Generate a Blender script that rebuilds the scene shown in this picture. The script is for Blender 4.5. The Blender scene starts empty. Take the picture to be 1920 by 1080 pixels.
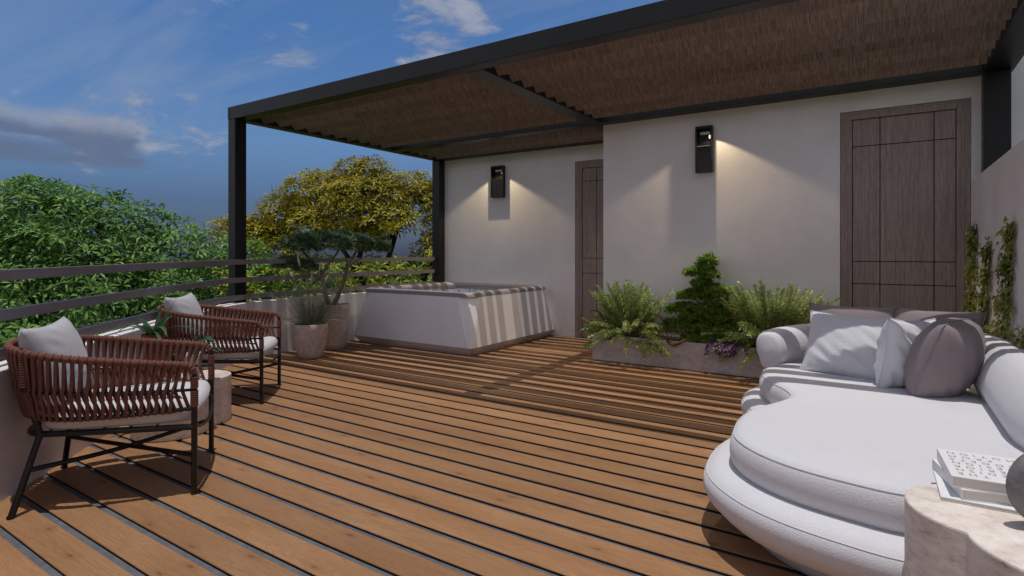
import bpy, math, random
from math import sin, cos, pi, radians, sqrt
from mathutils import Vector, Matrix
random.seed(7)
scene = bpy.context.scene
COL = scene.collection
V = Vector

# ------------------------------------------------------------------ helpers
class MB:
    """collects faces, builds ONE mesh object"""
    def __init__(self):
        self.v = []; self.f = []; self.s = []; self.m = []
    def add(self, vs, fs, smooth=False, mi=0):
        o = len(self.v)
        self.v.extend(tuple(p) for p in vs)
        for f in fs:
            self.f.append(tuple(i + o for i in f)); self.s.append(smooth); self.m.append(mi)
    def box(self, x0, x1, y0, y1, z0, z1, mi=0):
        self.add([(x0,y0,z0),(x1,y0,z0),(x1,y1,z0),(x0,y1,z0),(x0,y0,z1),(x1,y0,z1),(x1,y1,z1),(x0,y1,z1)],
                 [(0,3,2,1),(4,5,6,7),(0,1,5,4),(1,2,6,5),(2,3,7,6),(3,0,4,7)], False, mi)
    def obox(self, c, ax, ay, az, mi=0):
        c, ax, ay, az = V(c), V(ax), V(ay), V(az)
        P = [c+ax*i+ay*j+az*k for k in (-.5,.5) for j,i in ((-.5,-.5),(-.5,.5),(.5,.5),(.5,-.5))]
        self.add(P, [(0,3,2,1),(4,5,6,7),(0,1,5,4),(1,2,6,5),(2,3,7,6),(3,0,4,7)], False, mi)
    def tube(self, pts, r, n=8, closed=False, caps=True, smooth=True, mi=0):
        pts = [V(p) for p in pts]; N = len(pts)
        rs = r if isinstance(r, (list, tuple)) else [r]*N
        tang = []
        for i in range(N):
            a = pts[(i-1) % N] if (closed or i > 0) else pts[i]
            b = pts[(i+1) % N] if (closed or i < N-1) else pts[i]
            t = (b-a); tang.append(t.normalized() if t.length > 1e-9 else V((0,0,1)))
        t0 = tang[0]
        ref = V((0,0,1)) if abs(t0.z) < .9 else V((1,0,0))
        u = t0.cross(ref).normalized()
        vs = []
        for i in range(N):
            t = tang[i]
            u = (u - t*u.dot(t))
            u = u.normalized() if u.length > 1e-6 else t.orthogonal().normalized()
            w = t.cross(u)
            for k in range(n):
                a = 2*pi*k/n
                vs.append(pts[i] + (u*cos(a) + w*sin(a))*rs[i])
        fs = []
        M = N if closed else N-1
        for i in range(M):
            for k in range(n):
                a = i*n+k; b = i*n+(k+1) % n; j = (i+1) % N
                fs.append((a, b, j*n+(k+1) % n, j*n+k))
        self.add(vs, fs, smooth, mi)
        if caps and not closed:
            self.add(vs[:n], [tuple(range(n-1, -1, -1))], False, mi)
            self.add(vs[-n:], [tuple(range(n))], False, mi)
    def lathe(self, prof, c=(0,0,0), n=32, smooth=True, cap0=False, cap1=False):
        cx, cy, cz = c; vs = []
        for r, z in prof:
            for k in range(n):
                a = 2*pi*k/n; vs.append((cx+r*cos(a), cy+r*sin(a), cz+z))
        fs = [(i*n+k, i*n+(k+1) % n, (i+1)*n+(k+1) % n, (i+1)*n+k) for i in range(len(prof)-1) for k in range(n)]
        self.add(vs, fs, smooth)
        if cap0: self.add(vs[:n], [tuple(range(n-1,-1,-1))])
        if cap1: self.add(vs[-n:], [tuple(range(n))])
    def rings(self, rings, smooth=True, cap0=True, cap1=True, capsmooth=False):
        n = len(rings[0]); vs = [p for r in rings for p in r]
        fs = [(i*n+k, i*n+(k+1) % n, (i+1)*n+(k+1) % n, (i+1)*n+k) for i in range(len(rings)-1) for k in range(n)]
        o = len(self.v); self.add(vs, fs, smooth)
        if cap0: self.f.append(tuple(o+k for k in range(n-1,-1,-1))); self.s.append(capsmooth); self.m.append(0)
        if cap1: self.f.append(tuple(o+(len(rings)-1)*n+k for k in range(n))); self.s.append(capsmooth); self.m.append(0)
    def build(self, name, mat, parent=None, origin=None, bevel=0, subsurf=0):
        """vertices are in the parent's space; origin (top-level) shifts the object origin"""
        me = bpy.data.meshes.new(name)
        vs = self.v
        if origin is not None:
            ox, oy, oz = origin; vs = [(a-ox, b-oy, c-oz) for a, b, c in vs]
        me.from_pydata(vs, [], self.f)
        me.polygons.foreach_set('use_smooth', self.s)
        for mm in (mat if isinstance(mat, (list, tuple)) else [mat]): me.materials.append(mm)
        if any(self.m): me.polygons.foreach_set('material_index', self.m)
        me.update()
        o = bpy.data.objects.new(name, me); COL.objects.link(o)
        if parent is not None: o.parent = parent
        if origin is not None: o.location = origin
        if bevel:
            b = o.modifiers.new('edge', 'BEVEL'); b.width = bevel; b.segments = 2; b.limit_method = 'ANGLE'; b.angle_limit = radians(40)
        if subsurf:
            s = o.modifiers.new('sub', 'SUBSURF'); s.levels = subsurf; s.render_levels = subsurf
        return o
    def shift(self, d):
        self.v = [(a+d[0], b+d[1], c+d[2]) for a, b, c in self.v]; return self

def tag(o, label, cat, group=None, kind=None):
    if label: o['label'] = label
    if cat: o['category'] = cat
    if group: o['group'] = group
    if kind: o['kind'] = kind
    return o
def thing(name, label, cat, loc=(0,0,0), rotz=0, group=None):
    o = bpy.data.objects.new(name, None); COL.objects.link(o)
    o.empty_display_size = .1
    o.location = loc; o.rotation_euler = (0,0,rotz)
    return tag(o, label, cat, group)
def struct(mb, name, mat, origin=None, **k):
    o = mb.build(name, mat, None, origin, **k); o['kind'] = 'structure'; return o
def dup(root, loc, rotz, label):
    r = root.copy(); COL.objects.link(r); r.location = loc; r.rotation_euler = (0,0,rotz); r['label'] = label
    for ch in list(root.children):
        c = ch.copy(); COL.objects.link(c); c.parent = r
        for g in list(ch.children):
            d = g.copy(); COL.objects.link(d); d.parent = c
    return r

def catmull(P, n=8, closed=False):
    P = [V(p) for p in P]; N = len(P); out = []
    M = N if closed else N-1
    for i in range(M):
        if closed: a,b,c,d = P[(i-1)%N],P[i],P[(i+1)%N],P[(i+2)%N]
        else: a,b,c,d = P[max(i-1,0)],P[i],P[i+1],P[min(i+2,N-1)]
        for k in range(n):
            t = k/n
            out.append(.5*((2*b)+(c-a)*t+(2*a-5*b+4*c-d)*t*t+(3*b-a-3*c+d)*t**3))
    if not closed: out.append(P[-1])
    return out
class Path:
    """arc-length lookup on a polyline"""
    def __init__(self, pts):
        self.p = [V(p) for p in pts]; self.l = [0]
        for a, b in zip(self.p, self.p[1:]): self.l.append(self.l[-1]+(b-a).length)
        self.L = self.l[-1]
    def at(self, s):
        s = min(max(s, 0), self.L)
        lo, hi = 0, len(self.l)-1
        while hi-lo > 1:
            m = (lo+hi)//2
            if self.l[m] <= s: lo = m
            else: hi = m
        d = self.l[hi]-self.l[lo]
        t = (s-self.l[lo])/d if d else 0
        return self.p[lo].lerp(self.p[hi], t)
    def tan(self, s):
        return (self.at(s+.004)-self.at(s-.004)).normalized()

# ------------------------------------------------------------------ materials
def newmat(name):
    m = bpy.data.materials.new(name); m.use_nodes = True
    nt = m.node_tree; nt.nodes.clear()
    out = nt.nodes.new('ShaderNodeOutputMaterial')
    return m, nt, out
def N(nt, t, ins=None, **props):
    n = nt.nodes.new(t)
    for k, v in props.items(): setattr(n, k, v)
    for k, v in (ins or {}).items():
        if isinstance(v, bpy.types.NodeSocket): nt.links.new(v, n.inputs[k])
        else: n.inputs[k].default_value = v
    return n
def rgb(c): return (c[0], c[1], c[2], 1)
def ramp(nt, fac, stops):
    r = N(nt, 'ShaderNodeValToRGB', {0: fac}); e = r.color_ramp.elements
    while len(e) < len(stops): e.new(.5)
    for i, (p, c) in enumerate(stops):
        e[i].position = p; e[i].color = rgb(c) if not isinstance(c, (int, float)) else (c, c, c, 1)
    return r.outputs[0]
def coords(nt, scale=(1,1,1), rot=(0,0,0)):
    tc = N(nt, 'ShaderNodeTexCoord')
    return N(nt, 'ShaderNodeMapping', {'Vector': tc.outputs['Object'], 'Scale': scale, 'Rotation': rot}).outputs[0]
def noise(nt, vec, scale, detail=4, rough=.55, dist=0):
    return N(nt, 'ShaderNodeTexNoise', {'Vector': vec, 'Scale': scale, 'Detail': detail, 'Roughness': rough, 'Distortion': dist}).outputs[0]
def mixc(nt, fac, a, b, mode='MIX'):
    m = N(nt, 'ShaderNodeMix', data_type='RGBA', blend_type=mode)
    for i, v in ((0, fac), (6, a), (7, b)):
        if isinstance(v, bpy.types.NodeSocket): nt.links.new(v, m.inputs[i])
        else: m.inputs[i].default_value = v if i == 0 else rgb(v)
    return m.outputs[2]
def math_(nt, op, a, b=0.0, c=None, clamp=False):
    m = N(nt, 'ShaderNodeMath', operation=op, use_clamp=clamp)
    for i, v in enumerate((a, b) if c is None else (a, b, c)):
        if isinstance(v, bpy.types.NodeSocket): nt.links.new(v, m.inputs[i])
        else: m.inputs[i].default_value = v
    return m.outputs[0]
def bsdf(nt, out, col, rough=.6, spec=.4, metal=0, bump=None, bstr=.3, bdist=.01, **extra):
    b = N(nt, 'ShaderNodeBsdfPrincipled', {'Roughness': rough, 'Specular IOR Level': spec, 'Metallic': metal})
    if isinstance(col, bpy.types.NodeSocket): nt.links.new(col, b.inputs['Base Color'])
    else: b.inputs['Base Color'].default_value = rgb(col)
    for k, v in extra.items(): b.inputs[k.replace('_', ' ')].default_value = v
    if bump is not None:
        bn = N(nt, 'ShaderNodeBump', {'Height': bump, 'Strength': bstr, 'Distance': bdist})
        nt.links.new(bn.outputs[0], b.inputs['Normal'])
    nt.links.new(b.outputs[0], out.inputs[0])
    return b

def m_plain(name, col, var=.12, scale=6, rough=.6, spec=.4, bscale=0, bstr=.2, bdist=.002, metal=0, cscale=(1,1,1), **ex):
    m, nt, out = newmat(name); v = coords(nt, cscale)
    n = noise(nt, v, scale, 5)
    c = ramp(nt, n, [(.3, [x*(1-var) for x in col]), (.7, [min(1, x*(1+var)) for x in col])])
    bp = noise(nt, v, bscale, 3, .6) if bscale else None
    bsdf(nt, out, c, rough, spec, metal, bp, bstr, bdist, **ex)
    return m
def m_plaster(name, col):
    m, nt, out = newmat(name); v = coords(nt)
    big = noise(nt, v, 1.3, 5, .6); fine = noise(nt, v, 55, 4, .7)
    c = mixc(nt, .35, ramp(nt, big, [(.3, [x*.80 for x in col]), (.7, [min(.92, x*1.03) for x in col])]),
             ramp(nt, fine, [(.3, [x*.8 for x in col]), (.7, [min(1, x*1.08) for x in col])]))
    h = math_(nt, 'ADD', math_(nt, 'MULTIPLY', big, .5), noise(nt, v, 120, 3, .6))
    bsdf(nt, out, c, .85, .2, 0, h, .5, .010)
    return m
def m_travertine(name, light=(.62,.54,.47), dark=(.33,.25,.21), s=1.0, zs=1.0):
    m, nt, out = newmat(name)
    v = coords(nt, (s, s, s*2.2*zs))
    a = noise(nt, v, 3.2, 8, .62, .8)
    b = noise(nt, v, 14, 6, .65, .4)
    fine = noise(nt, coords(nt, (s,s,s)), 60, 4, .7)
    c = ramp(nt, a, [(.25, dark), (.45, [(x+y)/2*1.02 for x, y in zip(light, dark)]), (.6, light), (.78, [min(1, x*1.12) for x in light])])
    c = mixc(nt, .4, c, ramp(nt, b, [(.35, dark), (.55, light)]))
    veins = ramp(nt, b, [(.28, 1.0), (.36, 0.0)])
    pits = ramp(nt, fine, [(.3, 1.0), (.38, 0.0)])
    c = mixc(nt, math_(nt, 'MULTIPLY', math_(nt, 'MAXIMUM', veins, pits), .7), c, [x*.55 for x in dark])
    bsdf(nt, out, c, .6, .3, 0, math_(nt, 'SUBTRACT', b, math_(nt, 'MULTIPLY', pits, .5)), .35, .006)
    return m
def m_fabric(name, col, bscale=260, bstr=.5, fold=0, sheen=.25, var=.06, bdist=.002):
    m, nt, out = newmat(name); v = coords(nt)
    n = noise(nt, v, 8, 4); f = noise(nt, v, bscale, 3, .7)
    c = mixc(nt, .5, ramp(nt, n, [(.3, [x*(1-var) for x in col]), (.7, [min(1, x*(1+var)) for x in col])]),
             ramp(nt, f, [(.35, [x*.86 for x in col]), (.65, [min(1, x*1.06) for x in col])]))
    h = f
    if fold:
        h = math_(nt, 'ADD', f, math_(nt, 'MULTIPLY', noise(nt, v, 9, 3, .5, 1.2), fold))
    bsdf(nt, out, c, .9, .15, 0, h, bstr, bdist, Sheen_Weight=sheen)
    return m
def m_leaf(name, cols, rough=.45, trans=.3, var=1.0):
    """each leaf (mesh island) gets its own tint"""
    m, nt, out = newmat(name)
    g = N(nt, 'ShaderNodeNewGeometry')
    st = [(i/(len(cols)-1), c) for i, c in enumerate(cols)]
    c = ramp(nt, g.outputs['Random Per Island'], st)
    n = noise(nt, coords(nt), 1.1, 3)
    c = mixc(nt, .45, c, ramp(nt, n, [(.35, cols[0]), (.65, cols[-1])]))
    b = N(nt, 'ShaderNodeBsdfPrincipled', {'Base Color': c, 'Roughness': rough, 'Specular IOR Level': .4})
    t = N(nt, 'ShaderNodeBsdfTranslucent', {'Color': c})
    mx = N(nt, 'ShaderNodeMixShader', {0: trans, 1: b.outputs[0], 2: t.outputs[0]})
    nt.links.new(mx.outputs[0], out.inputs[0])
    return m
def m_wood(name, c1, c2, dark, gscale=(18,18,.8), rough=.55, contrast=1.0):
    m, nt, out = newmat(name)
    v = coords(nt, gscale)
    a = noise(nt, v, 2.0, 6, .6, .6); b = noise(nt, v, 9, 5, .7)
    c = ramp(nt, a, [(.3, c1), (.7, c2)])
    c = mixc(nt, math_(nt, 'MULTIPLY', ramp(nt, b, [(.35, 1.0), (.55, 0.0)]), .6*contrast), c, dark)
    bsdf(nt, out, c, rough, .3, 0, b, .25, .002)
    return m
PITCH, Y0 = .1768, 1.600          # deck boards: far edge of each groove at Y0 + k*PITCH
def m_deck():
    m, nt, out = newmat('deck wood')
    tc = N(nt, 'ShaderNodeTexCoord'); obj = tc.outputs['Object']
    sx = N(nt, 'ShaderNodeSeparateXYZ', {0: obj})
    idx = math_(nt, 'FLOOR', math_(nt, 'DIVIDE', math_(nt, 'SUBTRACT', sx.outputs[1], Y0-.0005), PITCH))
    wn = N(nt, 'ShaderNodeTexWhiteNoise', {'W': idx}, noise_dimensions='1D')
    off = N(nt, 'ShaderNodeCombineXYZ', {0: math_(nt, 'MULTIPLY', wn.outputs[0], 37.0), 2: math_(nt, 'MULTIPLY', wn.outputs[0], 11.0)})
    p = N(nt, 'ShaderNodeVectorMath', {0: obj, 1: off.outputs[0]}, operation='ADD').outputs[0]
    def mp(s): return N(nt, 'ShaderNodeMapping', {'Vector': p, 'Scale': s}).outputs[0]
    fig = noise(nt, mp((1.1, 9, 1)), 1.6, 4, .55, .7)                  # cathedral figure
    rings = N(nt, 'ShaderNodeMath', {0: math_(nt, 'MULTIPLY', fig, 75.0)}, operation='SINE').outputs[0]
    gr = noise(nt, mp((3, 120, 3)), 2.0, 5, .7)
    tone = noise(nt, mp((.8, 3, 1)), 1.5, 3, .5)
    c = ramp(nt, tone, [(.3, (.310, .162, .078)), (.7, (.395, .222, .112))])
    c = mixc(nt, math_(nt, 'MULTIPLY', ramp(nt, rings, [(.0, 0.0), (1.0, 1.0)]), .30), c, (.235, .108, .046))
    c = mixc(nt, math_(nt, 'MULTIPLY', ramp(nt, gr, [(.38, 1.0), (.55, 0.0)]), .35), c, (.195, .088, .038))
    # knots
    vo = N(nt, 'ShaderNodeTexVoronoi', {'Vector': mp((1.5, 4.2, 1)), 'Scale': 1.9, 'Randomness': 1.0}, voronoi_dimensions='2D')
    kd = math_(nt, 'ADD', vo.outputs['Distance'], math_(nt, 'MULTIPLY', noise(nt, mp((6, 14, 1)), 4, 3), .10))
    sep = N(nt, 'ShaderNodeSeparateColor', {0: vo.outputs['Color']})
    has = math_(nt, 'GREATER_THAN', sep.outputs[0], .74)
    kn = math_(nt, 'MULTIPLY', ramp(nt, kd, [(.07, 1.0), (.13, 0.0)]), has)
    halo = math_(nt, 'MULTIPLY', ramp(nt, kd, [(.08, 1.0), (.30, 0.0)]), has)
    c = mixc(nt, math_(nt, 'MULTIPLY', halo, .40), c, (.20, .088, .038))
    c = mixc(nt, math_(nt, 'MULTIPLY', kn, .5), c, (.075, .042, .028))
    br = N(nt, 'ShaderNodeTexWhiteNoise', {'W': math_(nt, 'ADD', idx, 91.0)}, noise_dimensions='1D').outputs[0]
    c = mixc(nt, 1.0, c, ramp(nt, br, [(0, .82), (1, 1.12)]), 'MULTIPLY')
    bsdf(nt, out, c, .55, .16, 0, math_(nt, 'ADD', gr, math_(nt, 'MULTIPLY', rings, .15)), .22, .002)
    return m

def m_plank_roof():
    """louvre veneer: short staves laid across each blade"""
    m, nt, out = newmat('louvre wood')
    v = coords(nt, (30, 2.2, 2.2))
    a = noise(nt, v, 1.6, 6, .65, .3); b = noise(nt, coords(nt, (90, 4, 4)), 2.2, 4, .7)
    tc = N(nt, 'ShaderNodeTexCoord'); sx = N(nt, 'ShaderNodeSeparateXYZ', {0: tc.outputs['Object']})
    row = math_(nt, 'FLOOR', math_(nt, 'DIVIDE', sx.outputs[1], .212))
    st = math_(nt, 'FLOOR', math_(nt, 'ADD', math_(nt, 'DIVIDE', sx.outputs[0], 1.9), math_(nt, 'MULTIPLY', row, .37)))
    wn = N(nt, 'ShaderNodeTexWhiteNoise', {'Vector': N(nt, 'ShaderNodeCombineXYZ', {0: st, 1: row}).outputs[0]}, noise_dimensions='2D').outputs[0]
    c = ramp(nt, a, [(.3, (.195, .143, .118)), (.7, (.35, .268, .228))])
    c = mixc(nt, math_(nt, 'MULTIPLY', ramp(nt, b, [(.38, 1.0), (.60, 0.0)]), .75), c, (.075, .052, .04))
    c = mixc(nt, 1.0, c, ramp(nt, wn, [(0, .80), (1, 1.12)]), 'MULTIPLY')
    bsdf(nt, out, c, .55, .3, 0, b, .2, .002)
    return m

M = {}
M['deck'] = m_deck()
M['louvre'] = m_plank_roof()
M['black'] = m_plain('black powder coat', (.009, .009, .0095), .25, 3, .42, .40, 300, .12, .0006)
M['blackframe'] = m_plain('black tube steel', (.006, .0062, .007), .2, 5, .25, .5)
M['boardshade'] = m_plain('board side with painted shade', (.03, .02, .016), .2, 9, .8, .1)  # near-black colour paints the groove shade onto the board sides
M['groove'] = m_plain('grey membrane under deck', (.12, .125, .14), .2, 20, .8, .2)
M['slab'] = m_plain('terrace screed', (.25, .25, .25), .15, 3, .9)
M['wall'] = m_plaster('white wall plaster', (.85, .825, .83))
M['wallr'] = m_plaster('pale pink wall plaster', (.90, .83, .82))
M['parapet'] = m_plaster('grey white parapet plaster', (.84, .80, .81))
M['neigh'] = m_plaster('cool grey plaster', (.55, .57, .60))
M['rail'] = m_plain('mauve grey painted steel', (.25, .215, .225), .12, 4, .42, .4, 80, .1, .001)
M['door'] = m_wood('door oak veneer', (.27, .215, .19), (.42, .35, .315), (.11, .083, .072), (26, 26, .9), .55, 1.0)
M['doorgap'] = m_plain('dark groove', (.035, .025, .022), .1, 5, .8)
M['tub'] = m_plain('white acrylic', (.88, .87, .89), .03, 3, .35, .45, 90, .06, .0008)
M['tubrim'] = m_plain('taupe rim cushion', (.27, .245, .245), .06, 5, .45, .4, 120, .1, .001)
M['tubbase'] = m_plain('tub plinth', (.58, .56, .57), .05, 5, .45, .4)
def m_mosaic():
    m, nt, out = newmat('blue grey mosaic'); v = coords(nt)
    vo = N(nt, 'ShaderNodeTexVoronoi', {'Vector': v, 'Scale': 14.0})
    c = mixc(nt, ramp(nt, vo.outputs['Distance'], [(.3, 0.0), (.55, 1.0)]), (.16, .22, .32), (.46, .46, .48))
    bsdf(nt, out, c, .25, .5); return m
M['mosaic'] = m_mosaic()
def m_water():
    m, nt, out = newmat('tub water')
    b = bsdf(nt, out, (.03, .04, .045), .04, .5, 0, noise(nt, coords(nt), 7, 2), .05, .01); return m
M['water'] = m_water()
M['trav'] = m_travertine('travertine', (.72, .62, .54), (.42, .32, .27), 1.6)
M['trav2'] = m_travertine('pale travertine', (.86, .79, .72), (.52, .43, .37), 1.5)
M['pot'] = m_travertine('stone pot', (.64, .53, .47), (.34, .26, .225), 1.5, .8)
M['planter'] = m_travertine('planter stone', (.64, .57, .53), (.34, .29, .27), 1.3)
M['soil'] = m_plain('potting soil', (.035, .024, .016), .4, 60, .95, .1, 90, 1, .01)
M['boucle'] = m_fabric('white boucle', (.705, .70, .725), 190, .7, 0, .2, .03, .004)
M['cushgrey'] = m_fabric('light grey cushion cloth', (.46, .45, .46), 350, .3, .6, .2)
M['cushwhite'] = m_fabric('off white seat cloth', (.62, .60, .60), 350, .3, 0, .2)
M['pillwhite'] = m_fabric('pale linen', (.70, .70, .73), 420, .35, 2.2, .2)
M['pilltaupe'] = m_fabric('taupe cotton', (.27, .225, .23), 420, .3, 1.2, .15)
M['seam'] = m_fabric('grey seam', (.72, .71, .74), 300, .2)
def m_rope():
    m, nt, out = newmat('rust brown rope'); v = coords(nt)
    f = noise(nt, v, 240, 3, .6); n = noise(nt, v, 25, 3)
    c = mixc(nt, .5, ramp(nt, n, [(.3, (.145, .052, .034)), (.7, (.225, .086, .057))]), ramp(nt, f, [(.35, (.09, .033, .024)), (.65, (.20, .08, .056))]))
    bsdf(nt, out, c, .7, .25, 0, f, .6, .002); return m
M['rope'] = m_rope()
M['terra'] = m_plain('terracotta', (.22, .085, .05), .2, 20, .8, .2, 90, .3, .002)
M['whitepot'] = m_plain('pale ceramic', (.6, .57, .54), .05, 8, .4)
M['bark'] = m_plain('grey bark', (.20, .165, .14), .4, 18, .9, .1, 40, .8, .01, cscale=(1,1,.3))
M['darkbark'] = m_plain('dark bark', (.04, .035, .036), .35, 6, .9, .1, 14, .8, .02)
M['paper'] = m_plain('book pages', (.72, .68, .63), .06, 3, .85, .1, 0, cscale=(2,2,250))
M['cover'] = m_plain('white book cover', (.80, .80, .80), .02, 5, .45, .4)
M['ink'] = m_plain('grey ink', (.16, .16, .17), .05, 5, .6)
M['stone'] = m_plain('dark grey stone', (.21, .20, .205), .35, 14, .7, .3, 45, .5, .006)
M['bead'] = m_plain('ivory bead', (.66, .62, .55), .08, 10, .5)
M['lampwhite'] = m_plain('lamp reflector', (.6, .6, .6), .05, 5, .3)
def m_bulb():
    m, nt, out = newmat('lit bulb')
    e = N(nt, 'ShaderNodeEmission', {'Color': (1, .86, .62, 1), 'Strength': 2.2}); nt.links.new(e.outputs[0], out.inputs[0]); return m
M['bulb'] = m_bulb()
M['lampglass'] = m_plain('smoked ribbed glass', (.012, .012, .013), .2, 5, .15, .5)
M['ground'] = m_plain('lawn', (.05, .085, .02), .5, .8, .95, .1)
M['leafgreen'] = m_leaf('umbrella tree leaf', [(.05, .13, .018), (.12, .265, .036), (.25, .43, .09)], .45, .22)
M['leafyellow'] = m_leaf('autumn leaf', [(.17, .135, .007), (.36, .30, .012), (.60, .52, .03)], .45, .25)
M['leafhedge'] = m_leaf('hedge leaf', [(.13, .17, .012), (.27, .32, .024), (.42, .43, .03)], .45, .25)
M['leafhedgeg'] = m_leaf('green hedge leaf', [(.04, .10, .015), (.08, .18, .03), (.15, .27, .05)], .45, .25)
M['needle'] = m_leaf('bonsai needle', [(.055, .12, .012), (.14, .26, .022), (.32, .47, .06)], .5, .25)
M['juniper'] = m_leaf('juniper needle', [(.045, .09, .035), (.11, .185, .075), (.22, .30, .14)], .55, .2)
M['shrub'] = m_leaf('bottlebrush leaf', [(.12, .20, .05), (.36, .49, .12), (.74, .80, .34)], .45, .3)
M['grass'] = m_leaf('ornamental grass', [(.09, .16, .06), (.20, .31, .12), (.42, .52, .27)], .5, .25)
M['plume'] = m_plain('grass plume', (.42, .36, .30), .2, 60, .9, .1, 200, .8, .004)
M['strap'] = m_leaf('strap leaf', [(.02, .06, .022), (.05, .12, .04), (.10, .19, .065)], .35, .2)
M['ivy'] = m_leaf('ivy leaf', [(.14, .17, .03), (.29, .32, .06), (.46, .48, .12)], .5, .25)
M['purple'] = m_leaf('purple leaf', [(.05, .012, .04), (.10, .03, .085), (.22, .12, .20)], .35, .15)
M['limeleaf'] = m_leaf('lime leaf', [(.12, .22, .04), (.22, .36, .09), (.34, .48, .16)], .45, .3)
M['pitcher'] = m_plain('amber pitcher', (.30, .20, .075), .35, 30, .45, .4)
M['pitcherdark'] = m_plain('brown pitcher', (.12, .06, .03), .4, 30, .45, .4)

# ------------------------------------------------------------------ camera
cam = bpy.data.cameras.new('camera'); co = bpy.data.objects.new('camera', cam); COL.objects.link(co)
cam.sensor_width = 36; cam.lens = 20.0; cam.shift_y = -69/1920; cam.clip_end = 2000; cam.clip_start = .05
co.location = (0, 0, 1.25); co.rotation_euler = (radians(90), 0, math.atan(700/1066.7))
scene.camera = co

# ------------------------------------------------------------------ parapet path (inner face, plan)
PAR = catmull([(-1.9,-.85,0),(-2.8,.08,0),(-3.68,.965,0),(-4.41,1.70,0),(-5.15,2.50,0),(-5.78,3.22,0),(-6.10,3.68,0),(-6.225,4.15,0),(-6.25,4.8,0),(-6.25,5.6,0),(-6.25,6.5,0),(-6.25,7.395,0)], 8)
def offs(path, d):
    out = []
    for i, p in enumerate(path):
        a = path[max(i-1, 0)]; b = path[min(i+1, len(path)-1)]
        t = (b-a).normalized(); out.append(p + V((-t.y, t.x, 0))*d)     # left of the path = outside
    return out
def sweep_rect(mb, path, d0, d1, z0, z1):
    A, B = offs(path, d0), offs(path, d1); n = len(path); vs = []
    for a, b in zip(A, B): vs += [(a.x,a.y,z0),(a.x,a.y,z1),(b.x,b.y,z1),(b.x,b.y,z0)]
    fs = [(i*4+k, (i+1)*4+k, (i+1)*4+(k+1)%4, i*4+(k+1)%4) for i in range(n-1) for k in range(4)]
    fs += [(0,1,2,3), ((n-1)*4+3,(n-1)*4+2,(n-1)*4+1,(n-1)*4)]
    mb.add(vs, fs)
def par_x(y):
    for a, b in zip(PAR, PAR[1:]):
        if (a.y-y)*(b.y-y) <= 0 and a.y != b.y: return a.x+(b.x-a.x)*(y-a.y)/(b.y-a.y)
    return PAR[0].x if y < PAR[0].y else PAR[-1].x
mb = MB(); sweep_rect(mb, PAR, 0, .16, -3.6, .655)
tag(mb.build('parapet_wall', M['parapet'], None, (-5.2, 2.5, 0), bevel=.006), 'low curved grey-white parapet wall under the railing at the deck edge', 'parapet')
rl = thing('railing', 'mauve grey railing of three flat bars above the curved parapet', 'railing', (-5.25, 2.55, .655))
for z in (.69, .89, 1.097):
    mb = MB(); sweep_rect(mb, PAR[:-2] if z < 0 else PAR, .055, .095, z, z+.056); mb.shift((5.25, -2.55, -.655))
    mb.build('rail', M['rail'], rl)
# ------------------------------------------------------------------ deck
mb = MB(); k = -26
while True:
    y1 = Y0 + k*PITCH - .033; y0 = Y0 + (k-1)*PITCH
    if y0 > 7.38: break
    y1 = min(y1, 7.385)
    xa, xb = (par_x(y0) - .03, par_x(y1) - .03) if y0 > -.84 else (-2.1, -2.1)
    x1 = .63
    # rounded nosing profile
    pr = [(y0,-.03),(y0,-.005),(y0+.0022,-.0018),(y0+.008,0),(y1-.008,0),(y1-.0022,-.0018),(y1,-.005),(y1,-.03)]
    vs = [(xa+(xb-xa)*(py-y0)/(y1-y0), py, pz) for py, pz in pr] + [(x1, py, pz) for py, pz in pr]
    n = len(pr)
    mb.add(vs, [(i, (i+1)%n, n+(i+1)%n, n+i)[::-1] for i in range(1, n-2)] + [tuple(range(n)), tuple(range(2*n-1, n-1, -1))])
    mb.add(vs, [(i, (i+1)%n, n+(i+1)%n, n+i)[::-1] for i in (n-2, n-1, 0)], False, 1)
    k += 1
struct(mb, 'deck', [M['deck'], M['boardshade']])
mb = MB()
inner = [p for p in PAR]
poly = [(p.x-.05, p.y, 0) for p in inner]
vs = [(x, y, -.015) for x, y, _ in poly] + [(-6.3, 7.6, -.015), (.63, 7.6, -.015), (.63, -3.2, -.015), (-1.9, -3.2, -.015)]
mb.add(vs, [tuple(range(len(vs)-1, -1, -1))])
struct(mb, 'deck_underlay', M['groove'])
mb = MB(); mb.box(-1.85, .9, -3.2, 7.6, -3.6, -.045); struct(mb, 'terrace_slab', M['slab'])
mb = MB(); g = 400
mb.add([(-g,-g,-3.6),(g,-g,-3.6),(g,g,-3.6),(-g,g,-3.6)], [(0,1,2,3)]); struct(mb, 'ground', M['ground'])

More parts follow.
